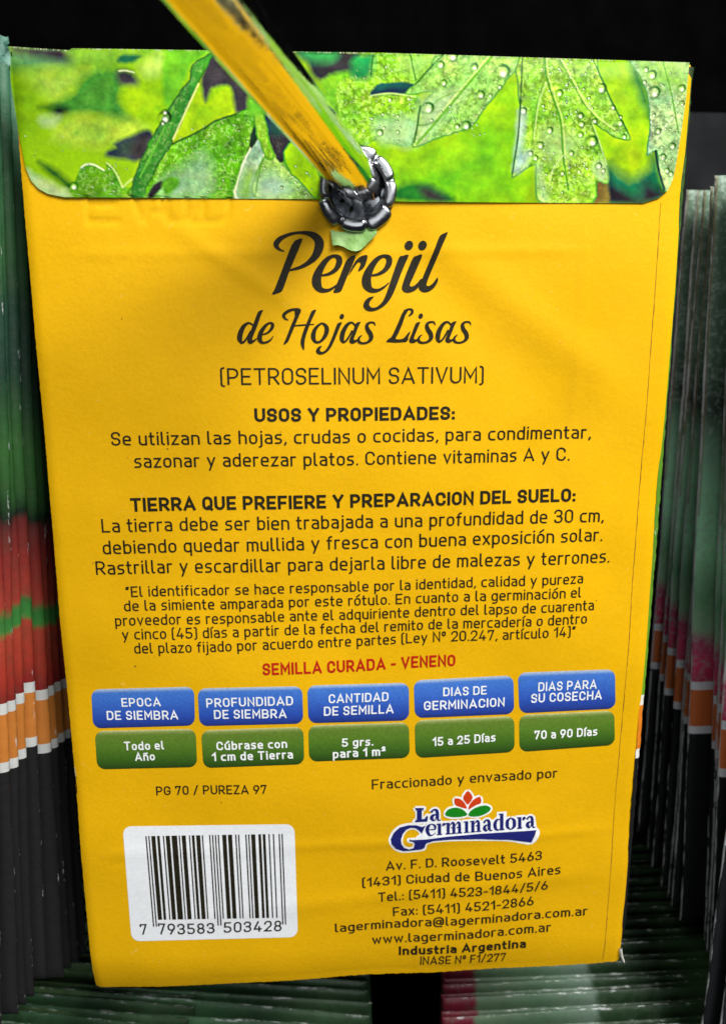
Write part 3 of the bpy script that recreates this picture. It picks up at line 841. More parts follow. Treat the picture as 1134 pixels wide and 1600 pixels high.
# worn white nicks along the fold at the top
rs = np.random.RandomState(3)
for i in range(NX):
    if rs.rand() < 0.35: C[0:rs.randint(1, 3), i] = col(205, 215, 170)
C = np.clip(C, 0.003, 0.95)
FX, FZ = onpaper(PX, PY)
lift = 0.10+0.10*vv[:, None]**2*np.ones_like(PX) + 0.08*np.sin(PX*0.012)*vv[:, None]**3
FP = S(FX, FZ, 0); FP[..., 1] -= lift
mb = MB(); k = NX; fs = []
HM = ((FX-EYE[0])**2+(FZ-EYE[2])**2) < 3.7**2
for i in range(NY-1):
    for j in range(NX-1):
        if HM[i, j]: continue
        fs.append((i*k+j, (i+1)*k+j, (i+1)*k+j+1, i*k+j+1))
mb.add(FP.reshape(-1, 3), fs, [tuple(c) for c in C.reshape(-1, 3)])
child(mb, 'top_flap', M_FLAP)
mb = MB()                                           # cut edge of the flap, a thickness of paper
e = FP[-1]; mb.grid(np.stack([e, e+np.array([0, 0.16, 0.02])], 1))
e = FP[:, 0]; mb.grid(np.stack([e, e+np.array([0.0, 0.14, 0])], 1))
e = FP[:, -1]; mb.grid(np.stack([e, e+np.array([0.0, 0.14, 0])], 1))
child(mb, 'flap_edge', M_EDGE)

# ------------------------------------------------------------------ lettering on the packet
def lines(name, mat, specs, parent=pk, w=0.115, off=INK_OFF, space=0.14, word=0.34, label=None):
    mb = MB()
    for sp in specs: text_line(mb, sp[0], sp[1], sp[2], sp[3], w, off, space, word)
    o = child(mb, name, mat) if parent is pk else sub(mb, name, mat, parent)
    if label: o['label'] = label
    return o
BW = 0.195
lines('botanical_name', M_INK, [('(PETROSELINUM SATIVUM)', (345,601.5), (755,598.5), 26)], w=0.10)
lines('heading_text', M_INK, [('USOS Y PROPIEDADES:', (398,659), (710,655.5), 21)], w=BW, space=0.12)
lines('paragraph_text', M_INK, [
  ('Se utilizan las hojas, crudas o cocidas, para condimentar,', (175,696), (922,685), 21),
  ('sazonar y aderezar platos. Contiene vitaminas A y C.', (211,731), (889,719.5), 21)])
lines('heading_text', M_INK, [('TIERRA QUE PREFIERE Y PREPARACION DEL SUELO:', (205,799.5), (898,783.5), 21)], w=BW, space=0.12)
lines('paragraph_text', M_INK, [
  ('La tierra debe ser bien trabajada a una profundidad de 30 cm,', (160,832), (942,815), 21),
  ('debiendo quedar mullida y fresca con buena exposición solar.', (162,866), (940,845), 21),
  ('Rastrillar y escardillar para dejarla libre de malezas y terrones.', (151,898), (951,878.5), 21)])
lines('small_print', M_INK, [
  ('“El identificador se hace responsable por la identidad, calidad y pureza', (197.5,933), (910,911), 16.5),
  ('de la simiente amparada por este rótulo. En cuanto a la germinación el', (195,955), (907,933), 16.5),
  ('proveedor es responsable ante el adquiriente dentro del lapso de cuarenta', (181,978), (927,953), 16.5),
  ('y cinco (45) días a partir de la fecha del remito de la mercadería o dentro', (192,999.5), (916,974), 16.5),
  ('del plazo fijado por acuerdo entre partes (Ley Nº 20.247, artículo 14)”', (211,1021), (898,994), 16.5)], w=0.12)
lines('warning_text', M_RED, [('SEMILLA CURADA - VENENO', (411,1055), (711,1040.5), 18.5)], w=0.18, space=0.13)
lines('purity_text', M_INK, [('PG 70 / PUREZA 97', (245,1242.5), (417,1240), 14)], w=0.14)
lines('packer_heading', M_INK, [('Fraccionado y envasado por', (581,1233), (870,1214.5), 15)], w=0.125)
lines('address_text', M_INK, [
  ('Av. F. D. Roosevelt 5463', (603,1360), (846,1343), 14.5),
  ('(1431) Ciudad de Buenos Aires', (566,1386), (875,1365), 14.5),
  ('Tel.: (5411) 4523-1844/5/6', (591,1409), (855,1389.5), 14.5),
  ('Fax: (5411) 4521-2866', (614,1431.5), (833,1414), 14.5),
  ('lagerminadora@lagerminadora.com.ar', (523.6,1456.5), (917,1429.5), 14),
  ('www.lagerminadora.com.ar', (581.6,1475), (860,1455), 14)], w=0.14)
lines('origin_text', M_INK, [('Industria Argentina', (623,1492), (821,1480.5), 13.5)], w=0.20)
lines('registry_text', M_INK, [('INASE Nº F1/277', (656,1507), (789,1501), 12.5)], w=0.14)

# brush-lettered name
T1 = lambda pts: [(300+p[0]/4.3615, 350+p[1]/4.3615)+tuple(v/4.3615 for v in p[2:]) for p in pts]
T2 = lambda pts: [(500+p[0]/4.3615, 350+p[1]/4.3615)+tuple(v/4.3615 for v in p[2:]) for p in pts]
sh = lambda pts, dx, dy=0: [(p[0]+dx, p[1]+dy)+tuple(p[2:]) for p in pts]
LAY = [0]
def nxt(): LAY[0] += 1; return INK_OFF+(LAY[0] % 9)*0.004
mb = MB()
fp = lambda pts, sm=3: fill_poly(mb, smooth_pts(pts, True, sm) if sm else pts, nxt())
br = lambda pts, closed=False: brush(mb, pts, nxt(), closed)
def oval(pts, cx, cy, rx, ry, tilt=0.2):
    a = np.linspace(0, 2*math.pi, 28, endpoint=False)
    return [(cx+rx*math.cos(t)-ry*math.sin(t)*tilt*0.6, cy+ry*math.sin(t)) for t in a]
fp(T1([(752,100),(725,103),(702,114),(685,135),(670,165),(640,245),(600,350),(565,440),(546,479),(575,475),(600,466),(617,452),(640,390),(665,320),(690,260),(715,200),(740,140)]), 3)
br(T1([(630,186,5),(592,170,18),(574,140,38),(590,111,36),(625,86,26),(680,66,20),(740,58,19),(800,66,34),(845,90,52),(867,128,62),(861,175,60),(835,225,48),(790,266,32),(740,294,23),(690,309,17),(660,318,8)]))
e_big = [(886,350,14),(930,341,20),(975,313,30),(1001,270,40),(1000,232,38),(966,218,22),(922,240,32),(880,295,46),(852,360,60),(852,412,62),(878,448,38),(925,452,22),(968,430,14),(1002,400,7)]
br(T1(e_big)); br(T1(sh(e_big, 872-533-0-0)) if False else T2(sh(e_big, -533)))
fp(T2([(243,214),(210,222),(185,240),(165,280),(130,370),(105,430),(92,466),(135,463),(152,440),(180,370),(205,315),(228,262)]), 3)
fp(T2([(195,350),(215,300),(240,255),(270,225),(300,213),(322,215),(319,245),(305,285),(288,306),(260,322),(270,290),(277,266),(262,260),(245,277),(215,322)]), 3)
fp(T2([(602,211),(560,218),(537,230),(500,330),(470,420),(445,490),(420,535),(385,565),(352,569),(334,550),(345,520),(367,494),(330,502),(305,525),(295,558),(315,586),(350,594),(400,580),(450,545),(490,490),(520,420),(550,340),(580,268)]), 3)
fp(T2([(695,211),(655,218),(632,232),(600,305),(575,370),(558,425),(561,450),(585,466),(620,464),(655,445),(680,415),(692,380),(684,374),(665,398),(640,420),(618,426),(611,412),(630,370),(660,300)]), 3)
fp(T2([(868,60),(848,62),(825,73),(808,95),(780,170),(740,265),(700,360),(672,420),(678,450),(705,466),(738,461),(770,440),(795,405),(803,375),(795,367),(775,395),(750,418),(730,422),(725,408),(745,350),(790,245),(830,150)]), 3)
fp(T2(oval(None, 604, 146, 29, 32))); fp(T2(oval(None, 697, 146, 29, 32)))
child(mb, 'title_text', M_INK)
mb = MB()
br(T1([(420,692,12),(390,674,13),(358,692,25),(334,735,34),(326,782,34),(342,808,17),(368,788,14),(402,730,14)]))
fp(T1([(485,586),(462,591),(448,605),(425,665),(400,730),(379,790),(386,812),(405,816),(425,803),(442,785),(440,776),(420,791),(411,784),(422,752),(445,695),(470,622)]))
br(T1([(480,753,8),(515,741,13),(543,712,21),(550,685,22),(530,674,13),(500,695,22),(470,740,30),(462,785,32),(482,808,18),(515,803,14),(540,785,11),(553,764,5)]))
br(T1([(658,656,4),(634,642,14),(626,620,22),(650,597,20),(690,582,16),(725,582,16),(738,590,10)]))
fp(T1([(700,582),(735,578),(743,592),(725,635),(700,697),(675,757),(656,800),(642,812),(624,820),(645,770),(675,692),(702,625)]))
fp(T1([(846,584),(825,588),(812,600),(790,655),(765,715),(746,775),(741,810),(750,840),(764,858),(766,820),(771,780),(790,720),(815,655),(835,612)]))
br(T1([(700,693,9),(760,688,11),(833,683,6)]))
br(T1([(880,678,13),(908,690,22),(919,720,31),(905,765,26),(872,802,16),(840,801,20),(826,765,32),(840,715,24)]), True)
j2 = [(1021,670),(995,675),(985,690),(965,745),(945,795),(920,845),(895,869),(875,867),(873,850),(886,831),(865,835),(847,855),(848,876),(865,888),(895,886),(930,862),(955,825),(980,770),(1005,708)]
fp(T1(j2)); fp(T1(oval(None, 1021, 630, 15, 18)))
def a_(dx, dy):
    br(T2(sh([(240,690,12),(215,671,13),(185,687,23),(157,735,31),(149,783,30),(162,804,15),(188,782,13),(220,725,13)], dx, dy)))
    fp(T2(sh([(276,667),(250,672),(240,685),(222,735),(205,775),(200,800),(215,814),(235,811),(262,791),(263,780),(242,789),(229,784),(244,745),(260,702)], dx, dy)))
def s_(dx, dy):
    br(T2(sh([(376,692,5),(366,672,12),(337,672,14),(319,690,23),(325,720,29),(344,750,31),(347,780,27),(325,804,16),(290,812,14),(264,800,19),(266,775,14),(286,757,5)], dx, dy)))
a_(0, 0); s_(0, 0); s_(408, -3); a_(652, -4); s_(650, -3)
fp(T2([(590,578),(572,590),(555,615),(535,665),(510,720),(485,770),(449,804),(584,804),(600,772),(616,730),(597,745),(575,772),(555,784),(514,783),(530,750),(560,682),(580,622),(600,590)]), 2)
br(T2([(572,594,14),(598,581,13),(624,584,16),(626,605,18),(604,627,8)]))
fp(T2([(681,667),(655,674),(645,690),(625,745),(607,790),(614,808),(640,809),(668,791),(673,776),(651,786),(638,780),(650,745),(670,697)])); fp(T2(oval(None, 685, 627, 15, 18)))
child(mb, 'variety_text', M_INK)

# ------------------------------------------------------------------ planting table: five blue and five green plates
def plate(q, r, off, ramp, name, mat=None):
    """rounded plate as rows across, with the print's own top-to-bottom tint"""
    q = np.asarray(q, float); n, k = 26, 14
    hgt = np.linalg.norm(q[3]-q[0]); wid = np.linalg.norm(q[1]-q[0])
    P, Cc = [], []
    for i in range(n):
        t = (1-math.cos(math.pi*i/(n-1)))/2; y = t*hgt
        ins = 0.0
        for yy in (y, hgt-y):
            if yy < r: ins = max(ins, r-math.sqrt(max(0, r*r-(r-yy)**2)))
        a = q[0]+(q[3]-q[0])*t; b = q[1]+(q[2]-q[1])*t; d = (b-a)/wid
        a = a+d*ins; b = b-d*ins
        row = [a+(b-a)*s for s in np.linspace(0, 1, k)]
        P.append(row); c = [np.interp(t, [x[0] for x in ramp], [lin(*x[1])[m_] for x in ramp]) for m_ in range(3)]
        Cc.append([c]*k)
    P = np.array(P); X, Z = onpaper(P[..., 0], P[..., 1])
    mb = MB(); mb.grid(S(X, Z, off), Cc, flip=True)
    return child(mb, name, mat or M_LABEL)
BLUE = [(0, (190,205,225)), (0.05, (150,180,225)), (0.10, (70,125,215)), (0.35, (60,112,208)), (0.75, (40,78,180)), (0.93, (34,60,150)), (1, (24,40,110))]
GREEN = [(0, (215,215,150)), (0.05, (150,165,90)), (0.12, (104,134,46)), (0.4, (90,128,36)), (0.75, (62,104,26)), (0.94, (44,78,18)), (1, (40,60,14))]
B_ = [((143,1077),(303.5,1073),(305,1133.5),(146,1138)), ((309,1075.5),(472,1072),(474,1130.5),(312,1134.5)), ((480,1071),(638.5,1066.5),(639,1125.5),(482,1130)),
      ((646,1063),(801.5,1055),(803,1115.5),(648,1122)), ((808.5,1051),(960,1045.5),(961,1107),(811,1114.5))]
G_ = [((148.5,1142),(306,1138.5),(308.5,1198.5),(152.5,1202)), ((314.5,1141),(474,1135.5),(475.5,1194),(318,1200)), ((481.5,1133.5),(638.5,1128.5),(640,1184),(483,1190)),
      ((647.5,1125.5),(803,1118.5),(803.5,1175),(649,1184.5)), ((810.5,1117),(959,1110),(960,1164),(811,1175))]
BT = [[('EPOCA',(191,1104),(252,1103),13.5),('DE SIEMBRA',(168,1124.5),(279,1123.5),14)], [('PROFUNDIDAD',(323,1105),(458,1101.5),14),('DE SIEMBRA',(335,1123),(448,1121.5),14)],
      [('CANTIDAD',(513.5,1098.5),(606.5,1095),14),('DE SEMILLA',(506,1118),(614.5,1114),14)], [('DIAS DE',(692,1087.5),(759.5,1084.5),13.5),('GERMINACION',(662,1109.5),(787.5,1103),14)],
      [('DIAS PARA',(840,1080),(931,1075.5),14),('SU COSECHA',(829,1098),(939,1092),14)]]
GT = [[('Todo el',(195,1172),(257,1170.5),13.5),('Año',(212,1188.5),(243,1187.5),13)], [('Cúbrase con',(339,1172),(449,1168),13.5),('1 cm de Tierra',(332,1189),(458,1184.5),13.5)],
      [('5 grs.',(534,1166.5),(583,1164.5),13),('para 1 m²',(520,1184.5),(602,1180),13.5)], [('15 a 25 Días',(675.5,1165.5),(773.5,1158),13.5)], [('70 a 90 Días',(834,1155),(932,1148.5),13.5)]]
for q, t in zip(B_, BT):
    o = plate(q, 13, 0.03, BLUE, 'blue_plate'); lines('plate_lettering', M_WHITEINK, t, parent=o, w=0.15, off=0.085, space=0.16)
for q, t in zip(G_, GT):
    o = plate(q, 13, 0.03, GREEN, 'green_plate'); lines('plate_lettering', M_WHITEINK, t, parent=o, w=0.17, off=0.085, space=0.15)

# ------------------------------------------------------------------ barcode label
mb = MB(); LBL = [(192,1291),(460,1287.5),(465.5,1464),(206,1470.5)]
lab = plate(LBL, 13, 0.03, [(0, (240,243,246)), (1, (240,243,246))], 'barcode_label', M_STICKER)
Lc = ['0001101','0011001','0010011','0111101','0100011','0110001','0101111','0111011','0110111','0001011']
par = ['LLLLLL','LLGLGG','LLGGLG','LLGGGL','LGLLGG','LGGLLG','LGGGLL','LGLGLG','LGLGGL','LGGLGL']
code = '7793583503428'
bits = '101'
for d, p in zip(code[1:7], par[int(code[0])]):
    s = Lc[int(d)]; bits += s if p == 'L' else ''.join('1' if c == '0' else '0' for c in s)[::-1]
bits += '01010'
for d in code[7:]: bits += ''.join('1' if c == '0' else '0' for c in Lc[int(d)])
bits += '101'
tl, tr = np.array([227.5, 1306.0]), np.array([442.0, 1302.5]); bl, brr = np.array([239.5, 1447.5]), np.array([447.5, 1444.0])
mb = MB(); i = 0
while i < 95:
    if bits[i] == '1':
        j = i
        while j < 95 and bits[j] == '1': j += 1
        guard = i < 3 or 45 <= i < 50 or i >= 92
        f1 = 1.0 if guard else 0.925
        q = []
        for s, f in ((i+.06, 0), (j-.06, 0), (j-.06, f1), (i+.06, f1)):
            s /= 95; a = tl+(tr-tl)*s; b = bl+(brr-bl)*s; q.append(a+(b-a)*f)
        
        q = np.array(q); t = np.linspace(0, 1, 24)[:, None]
        rows = np.stack([q[0]+(q[3]-q[0])*t, q[1]+(q[2]-q[1])*t], 1)
        bx, bzz = onpaper(rows[..., 0], rows[..., 1]); mb.grid(S(bx, bzz, 0.06), flip=True); i = j
    else: i += 1
sub(mb, 'bars', M_INK, lab, False)
lines('digits', M_INK, [('7',(220,1460),(231,1459.7),16.5), ('793583',(248,1459.5),(336,1457.5),16.5), ('503428',(350,1457),(440,1454.5),16.5)], parent=lab, w=0.13, off=0.065, space=0.17)

# ------------------------------------------------------------------ maker's emblem
Zg = lambda pts: [(590+p[0]/4.3615, 1220+p[1]/4.3615)+tuple(v/4.3615 for v in p[2:]) for p in pts]
SW = [(325,302),(300,312),(262,300),(210,300),(150,315),(110,350),(88,395),(95,430),(125,462),(175,477),(240,472),(300,465),(318,455),(328,425),(380,408),(500,398),(700,395),(900,400),(1045,418),(1080,333),(900,345),(700,358),(480,378),(330,397),(218,402),(222,410),(245,415),(252,430),(245,455),(215,465),(180,455),(162,430),(158,400),(170,360),(195,330),(225,318),(255,320),(280,335),(300,358),(312,330)]
PET = [([(612,68),(632,84),(645,112),(630,142),(612,160),(592,140),(580,116),(592,88)], M_LRED), ([(525,118),(560,122),(590,148),(606,186),(570,180),(530,165),(520,140)], M_LRED),
       ([(695,108),(704,130),(698,152),(660,168),(618,194),(622,165),(645,132),(670,114)], M_LRED), ([(458,222),(480,192),(530,180),(580,195),(608,228),(570,243),(510,246),(470,238)], M_LGRN),
       ([(615,230),(640,195),(690,172),(740,166),(768,186),(750,212),(700,235),(650,241)], M_LGRN)]
Lpoly = [(255,183),(312,183),(312,194),(300,197),(300,260),(318,257),(333,236),(341,238),(338,276),(254,281),(254,268),(266,265),(266,197),(255,195)]
# serif lower case: (strokes as (x, y, w) in a box of x-height 1)
SER = {'e': (0.92, [[(.10,.52,.10),(.50,.52,.10),(.82,.55,.16),(.80,.82,.22),(.50,.98,.10),(.22,.80,.30),(.14,.48,.34),(.28,.12,.26),(.55,.03,.12),(.88,.22,.06)]], []),
       'r': (0.80, [[(.52,.74,.06),(.66,.92,.20),(.76,.80,.26)]], [(.16,.44,0,1)]),
       'm': (1.62, [[(.40,.72,.06),(.62,.96,.16),(.76,.80,.26),(.77,.05,.27)], [(.90,.72,.06),(1.12,.96,.16),(1.26,.80,.26),(1.27,.05,.27)]], [(.13,.40,0,1),(.63,.90,0,.6),(1.13,1.40,0,.6)]),
       'i': (0.56, [], [(.13,.41,0,1)]),
       'n': (1.10, [[(.40,.72,.06),(.62,.96,.16),(.76,.80,.26),(.77,.05,.27)]], [(.13,.40,0,1),(.63,.90,0,.6)]),
       'a': (0.96, [[(.14,.74,.22),(.30,.95,.14),(.52,.92,.22),(.60,.70,.28),(.60,.10,.28)], [(.56,.56,.08),(.25,.46,.22),(.17,.22,.30),(.34,.04,.14),(.56,.20,.06)], [(.62,.10,.2),(.78,.03,.12),(.90,.08,.06)]], []),
       'd': (1.08, [[(.62,.88,.06),(.40,.96,.14),(.20,.74,.28),(.15,.46,.32),(.22,.18,.28),(.42,.03,.14),(.62,.14,.06)]], [(.60,.90,0,1.42)]),
       'o': (0.96, [[(.46,.99,.10),(.20,.78,.28),(.15,.5,.32),(.20,.22,.28),(.46,.01,.10),(.74,.22,.28),(.79,.5,.32),(.74,.78,.28),(.47,.99,.10)]], [])}
mbB = MB(); mbW = MB(); LL = [0]
def bz(): LL[0] += 1; return 0.068+(LL[0] % 8)*0.004
def wz(): LL[0] += 1; return 0.030+(LL[0] % 8)*0.004
def outline(pts, w):
    pts = np.asarray(pts); brush(mbW, [(p[0], p[1], w) for p in pts]+[(pts[0][0], pts[0][1], w)], wz())
def serif_word(word, x0, y0, x1, y1, xh):
    tot = sum(SER[c][0] for c in word)
    d = np.array([x1-x0, y1-y0], float); k = d[0]/tot; x = 0.0
    def T(gx, gy): s = (x+gx)/tot; return np.array([x0, y0])+d*s+np.array([0, -gy*xh])
    for c in word:
        wd, st, rects = SER[c]
        for s in st:
            q = [tuple(T(a, b))+(max(w*k*0.95, 2.0),) for a, b, w in s]
            brush(mbB, Zg(q), bz()); brush(mbW, Zg([(a, b, w+22) for a, b, w in q]), wz())
        for a, b, lo, hi in rects:
            q = [T(a, lo), T(b, lo), T(b, hi), T(a, hi)]
            fill_poly(mbB, Zg([tuple(p) for p in q]), bz())
            fs_ = [T(a-.10, lo), T(b+.10, lo), T(b+.10, lo+.10), T(a-.10, lo+.10)]; fill_poly(mbB, Zg([tuple(p) for p in fs_]), bz())
            fs_ = [T(a-.12, hi-.10), T(b-.02, hi-.10), T(b-.02, hi), T(a-.12, hi)]; fill_poly(mbB, Zg([tuple(p) for p in fs_]), bz())
            o_ = [T(a-.28, lo-.1), T(b+.28, lo-.1), T(b+.28, hi+.14), T(a-.28, hi+.14)]; fill_poly(mbW, Zg([tuple(p) for p in o_]), wz())
        x += wd
serif_word('erminadora', 326, 375, 1078, 316, 80)
serif_word('a', 352, 272, 436, 268, 78)
fill_poly(mbB, Zg(SW), bz()); outline(smooth_pts(Zg(SW), True, 2), 26/4.36)
fill_poly(mbW, Zg([(330,300),(1070,240),(1085,340),(700,365),(320,400),(250,390),(300,350)]), wz())
fill_poly(mbB, Zg(Lpoly), bz()); outline(Zg(Lpoly), 24/4.36)
for p, mt in PET: outline(smooth_pts(Zg(p), True, 2), 24/4.36)
lg = child(mbW, 'maker_emblem', M_WHITEINK)
sub(mbB, 'emblem_lettering', M_NAVY, lg)
for p, mt in PET:
    mb = MB(); fill_poly(mb, smooth_pts(Zg(p), True, 4), bz()); sub(mb, 'petal' if mt is M_LRED else 'leaf', mt, lg)

# ------------------------------------------------------------------ eyelet, torn scrap, hook
def ring_pt(r, a, h): return np.array([EYE[0]+r*math.cos(a), -float(surf(EYE[0]+5.2*math.cos(a), EYE[2]+5.2*math.sin(a)))-0.18-h, EYE[2]+r*math.sin(a)])
mb = MB(); P = []
for a in np.linspace(0, 2*math.pi, 73):                       # flat collar under the petals, running into the barrel
    P.append([ring_pt(4.6, a, -0.05), ring_pt(4.3, a, 0.2), ring_pt(3.7, a, 0.3), ring_pt(3.4, a, 0.1), ring_pt(3.3, a, -0.8), ring_pt(3.2, a, -2.6), ring_pt(3.3, a, -3.4)])
mb.grid(P)
eye = child(mb, 'eyelet', M_EYELET)
rs = np.random.RandomState(12)
NP = 8
for k in range(NP):
    a0 = 2*math.pi*k/NP+0.25; span = 2*math.pi/NP; mb = MB(); P = []
    g = 0.02; ro = EOUT*(0.93+0.12*rs.rand()); hh = 0.42+0.25*rs.rand(); tl_ = rs.uniform(-.5, .5)
    for i in range(25):
        s = i/24; a = a0+span*(g+(1-2*g)*s); row = []
        rim = (1-0.10*abs(2*s-1)**7); hump = (1-0.45*abs(2*s-1)**8)*(1+tl_*(s-0.5))
        for j in range(11):
            t = j/10; r = EIN-0.05+(ro*rim-EIN)*(1-math.cos(math.pi*t))/2 + 0.0
            row.append(ring_pt(r, a, 0.12+hh*hump*math.sin(math.pi*t)**0.8*(1.1-0.3*t)))
        P.append(row)
    mb.grid(P); sub(mb, 'petal', M_EYELET, eye)
for k in range(5):                                            # split tabs bent in at the back of the barrel
    a = math.pi*(1.0+k/4*0.98)+0.05; mb = MB(); P = []; tip = rs.uniform(.9, 1.5); dz = rs.uniform(0, .5)
    for i in range(9):
        t = i/8; w = 0.50*(1-t)**0.7+0.02; r = 3.25+(tip-3.25)*t
        P.append([ring_pt(r, a-w, -1.0-dz-1.5*t), ring_pt(r*1.02, a, -0.75-dz-1.6*t), ring_pt(r, a+w, -1.0-dz-1.5*t)])
    mb.grid(P); sub(mb, 'split_tab', M_TAB, eye)
# scrap of green front paper pushed out under the eyelet
a = Mat('torn_green_paper', 0.55, 0.3); v = a.obj()
a.base(a.mix(a.rng(a.noise(v, 500, 4), 0.3, 0.7, 0, 1), lin(96, 146, 56), lin(160, 195, 125))); a.bump(a.noise(v, 900, 3), 0.5, 0.0004)
SCT = [(450+x/4.536, 180+y/4.536) for x, y in [(303,835),(345,845),(400,850),(460,845),(500,828),(560,830),(628,815)]]
SCB = [(450+x/4.536, 180+y/4.536) for x, y in [(316,930),(350,928),(395,938),(432,962),(488,968),(545,930),(625,850)]]
T_ = smooth_pts(SCT, False, 5); B2 = smooth_pts(SCB, False, 5); P = []
for i in range(len(T_)):
    row = []
    for s in np.linspace(-0.25, 1, 8):
        q = T_[i]+(B2[i]-T_[i])*s; x, z = onpaper(q[0]+0.6*rs.uniform(-1, 1), q[1]+0.5*rs.uniform(-1, 1))
        row.append(S(x, z, 0.28+0.30*s+0.18*math.sin(i*0.45)*s+0.35*max(0, s-0.7)))
    P.append(row)
mb = MB(); mb.grid(P); child(mb, 'torn_scrap', a.m)

hk = empty('display_hook')
h0 = at(559, 285, Y=-0.3); h1 = at(331, 0, depth=54.0)
dv = (h1-h0)/np.linalg.norm(h1-h0); HR = 2.62
def tube(mb, pts, r, n=40):
    pts = [np.asarray(p, float) for p in pts]; P = []
    for i, p in enumerate(pts):
        t = pts[min(i+1, len(pts)-1)]-pts[max(i-1, 0)]; t /= np.linalg.norm(t)
        u = np.cross(t, [0, 0, 1]); u /= np.linalg.norm(u); w = np.cross(u, t)
        rr = r[i] if hasattr(r, '__len__') else r
        P.append([p+rr*(math.cos(a)*u+math.sin(a)*w) for a in np.linspace(0, 2*math.pi, n+1)])
    mb.grid(P)
Lf = np.linalg.norm(h1-h0)*1.75
back_s = (110-h0[1])/dv[1]
pts = [h0+dv*s for s in np.linspace(back_s, Lf, 60)]
for k in range(1, 9):                                          # the tip turns up
    a = math.radians(70)*k/8
    e = pts[59]; pts.append(e+dv*9*math.sin(a)+np.array([0, 0, 1])*9*(1-math.cos(a)))
e = pts[-1]; d2 = (pts[-1]-pts[-2])/np.linalg.norm(pts[-1]-pts[-2])
rr = [HR]*len(pts)
for s, q in ((6, 1), (7.5, .8), (8.2, .5), (8.4, .02)): pts.append(e+d2*s); rr.append(HR*q)
mb = MB(); tube(mb, pts, rr)
hk.location = Vector(h0)*MM
rod = mb.build('rod', M_CHROME); rod.parent = hk; rod.matrix_parent_inverse = Matrix.Translation(-Vector(h0)*MM)
mb = MB(); c = h0+dv*back_s
box(mb, c[0]-9, c[0]+9, 107.5, 109.8, c[2]-14, c[2]+14)
o = mb.build('hook_plate', M_PANEL, None, False); o.parent = hk; o.matrix_parent_inverse = Matrix.Translation(-Vector(h0)*MM)
tag(hk, 'polished round steel hook slanting up through the packet eyelet', 'hook')

# ------------------------------------------------------------------ neighbouring packets
tom = [(0,(67,117,89),'soft'),(14,(53,101,64),'soft'),(24,(48,91,51),'soft'),(30,(31,64,46),'soft'),(38,(29,59,46),'soft'),(48,(53,101,47),'soft'),(54,(44,86,40),'soft'),(57,(16,37,23),'soft'),
       (58.5,(104,38,37),'soft'),(62,(131,43,38),'soft'),(69,(161,59,46),'soft'),(70,(55,119,54),'soft'),(72.4,(61,133,58),'soft'),(73.2,(171,66,47),'soft'),(78,(165,55,40),'soft'),(STR[0],(131,33,30),'soft'),
       (STR[0],(205,208,205),'hard'),(STR[1],(196,122,52),'hard'),(STR[2],(205,208,205),'hard'),(STR[3],(34,33,34),'hard')]
lett = [(0,(88,114,90),'soft'),(12,(90,118,96),'soft'),(24,(88,118,96),'soft'),(34,(62,74,65),'soft'),(38,(108,146,119),'soft'),(46,(162,223,181),'soft'),(58,(179,244,197),'soft'),(66,(113,174,124),'soft'),(72,(150,195,154),'soft'),
        (75,(188,85,119),'soft'),(79,(228,68,119),'soft'),(STR[0],(200,63,99),'soft'),
        (STR[0],(231,236,241),'hard'),(STR[1],(219,117,61),'hard'),(STR[2],(231,236,241),'hard'),(STR[3],(30,32,34),'hard')]
M_TOM = art('tomato_front_print', tom, 0.25, (0.05, 0.06, 0.03), scuff=0.66)
M_LET = art('lettuce_front_print', lett, 0.6, (0.40, 0.50, 0.42), mscale=1000, tan=(52, (140, 112, 74), 0.45), scuff=0.46)
low1 = [(0,(52,73,48),'soft'),(20,(78,107,64),'soft'),(34,(48,78,51),'soft'),(46,(73,115,78),'soft'),(60,(44,70,48),'soft'),(72,(68,97,67),'soft'),(80,(44,67,44),'soft')]
low2 = [(0,(110,31,47),'soft'),(5.6,(104,27,44),'soft'),(6.4,(87,110,84),'soft'),(18,(70,97,73),'soft'),(27.5,(95,114,100),'soft'),(28.6,(37,58,37),'soft'),(40,(31,50,31),'soft'),(50,(59,93,52),'soft'),(60,(43,59,37),'soft'),(80,(43,50,36),'soft')]
M_LOW1 = art('green_top_print', low1, 0.5, (0.03, 0.05, 0.02), axis=0, span=80, scuff=0.62, rough=0.36)
M_LOW2 = art('beet_top_print', low2, 0.4, (0.06, 0.09, 0.05), axis=0, span=80, scuff=0.62, rough=0.36)
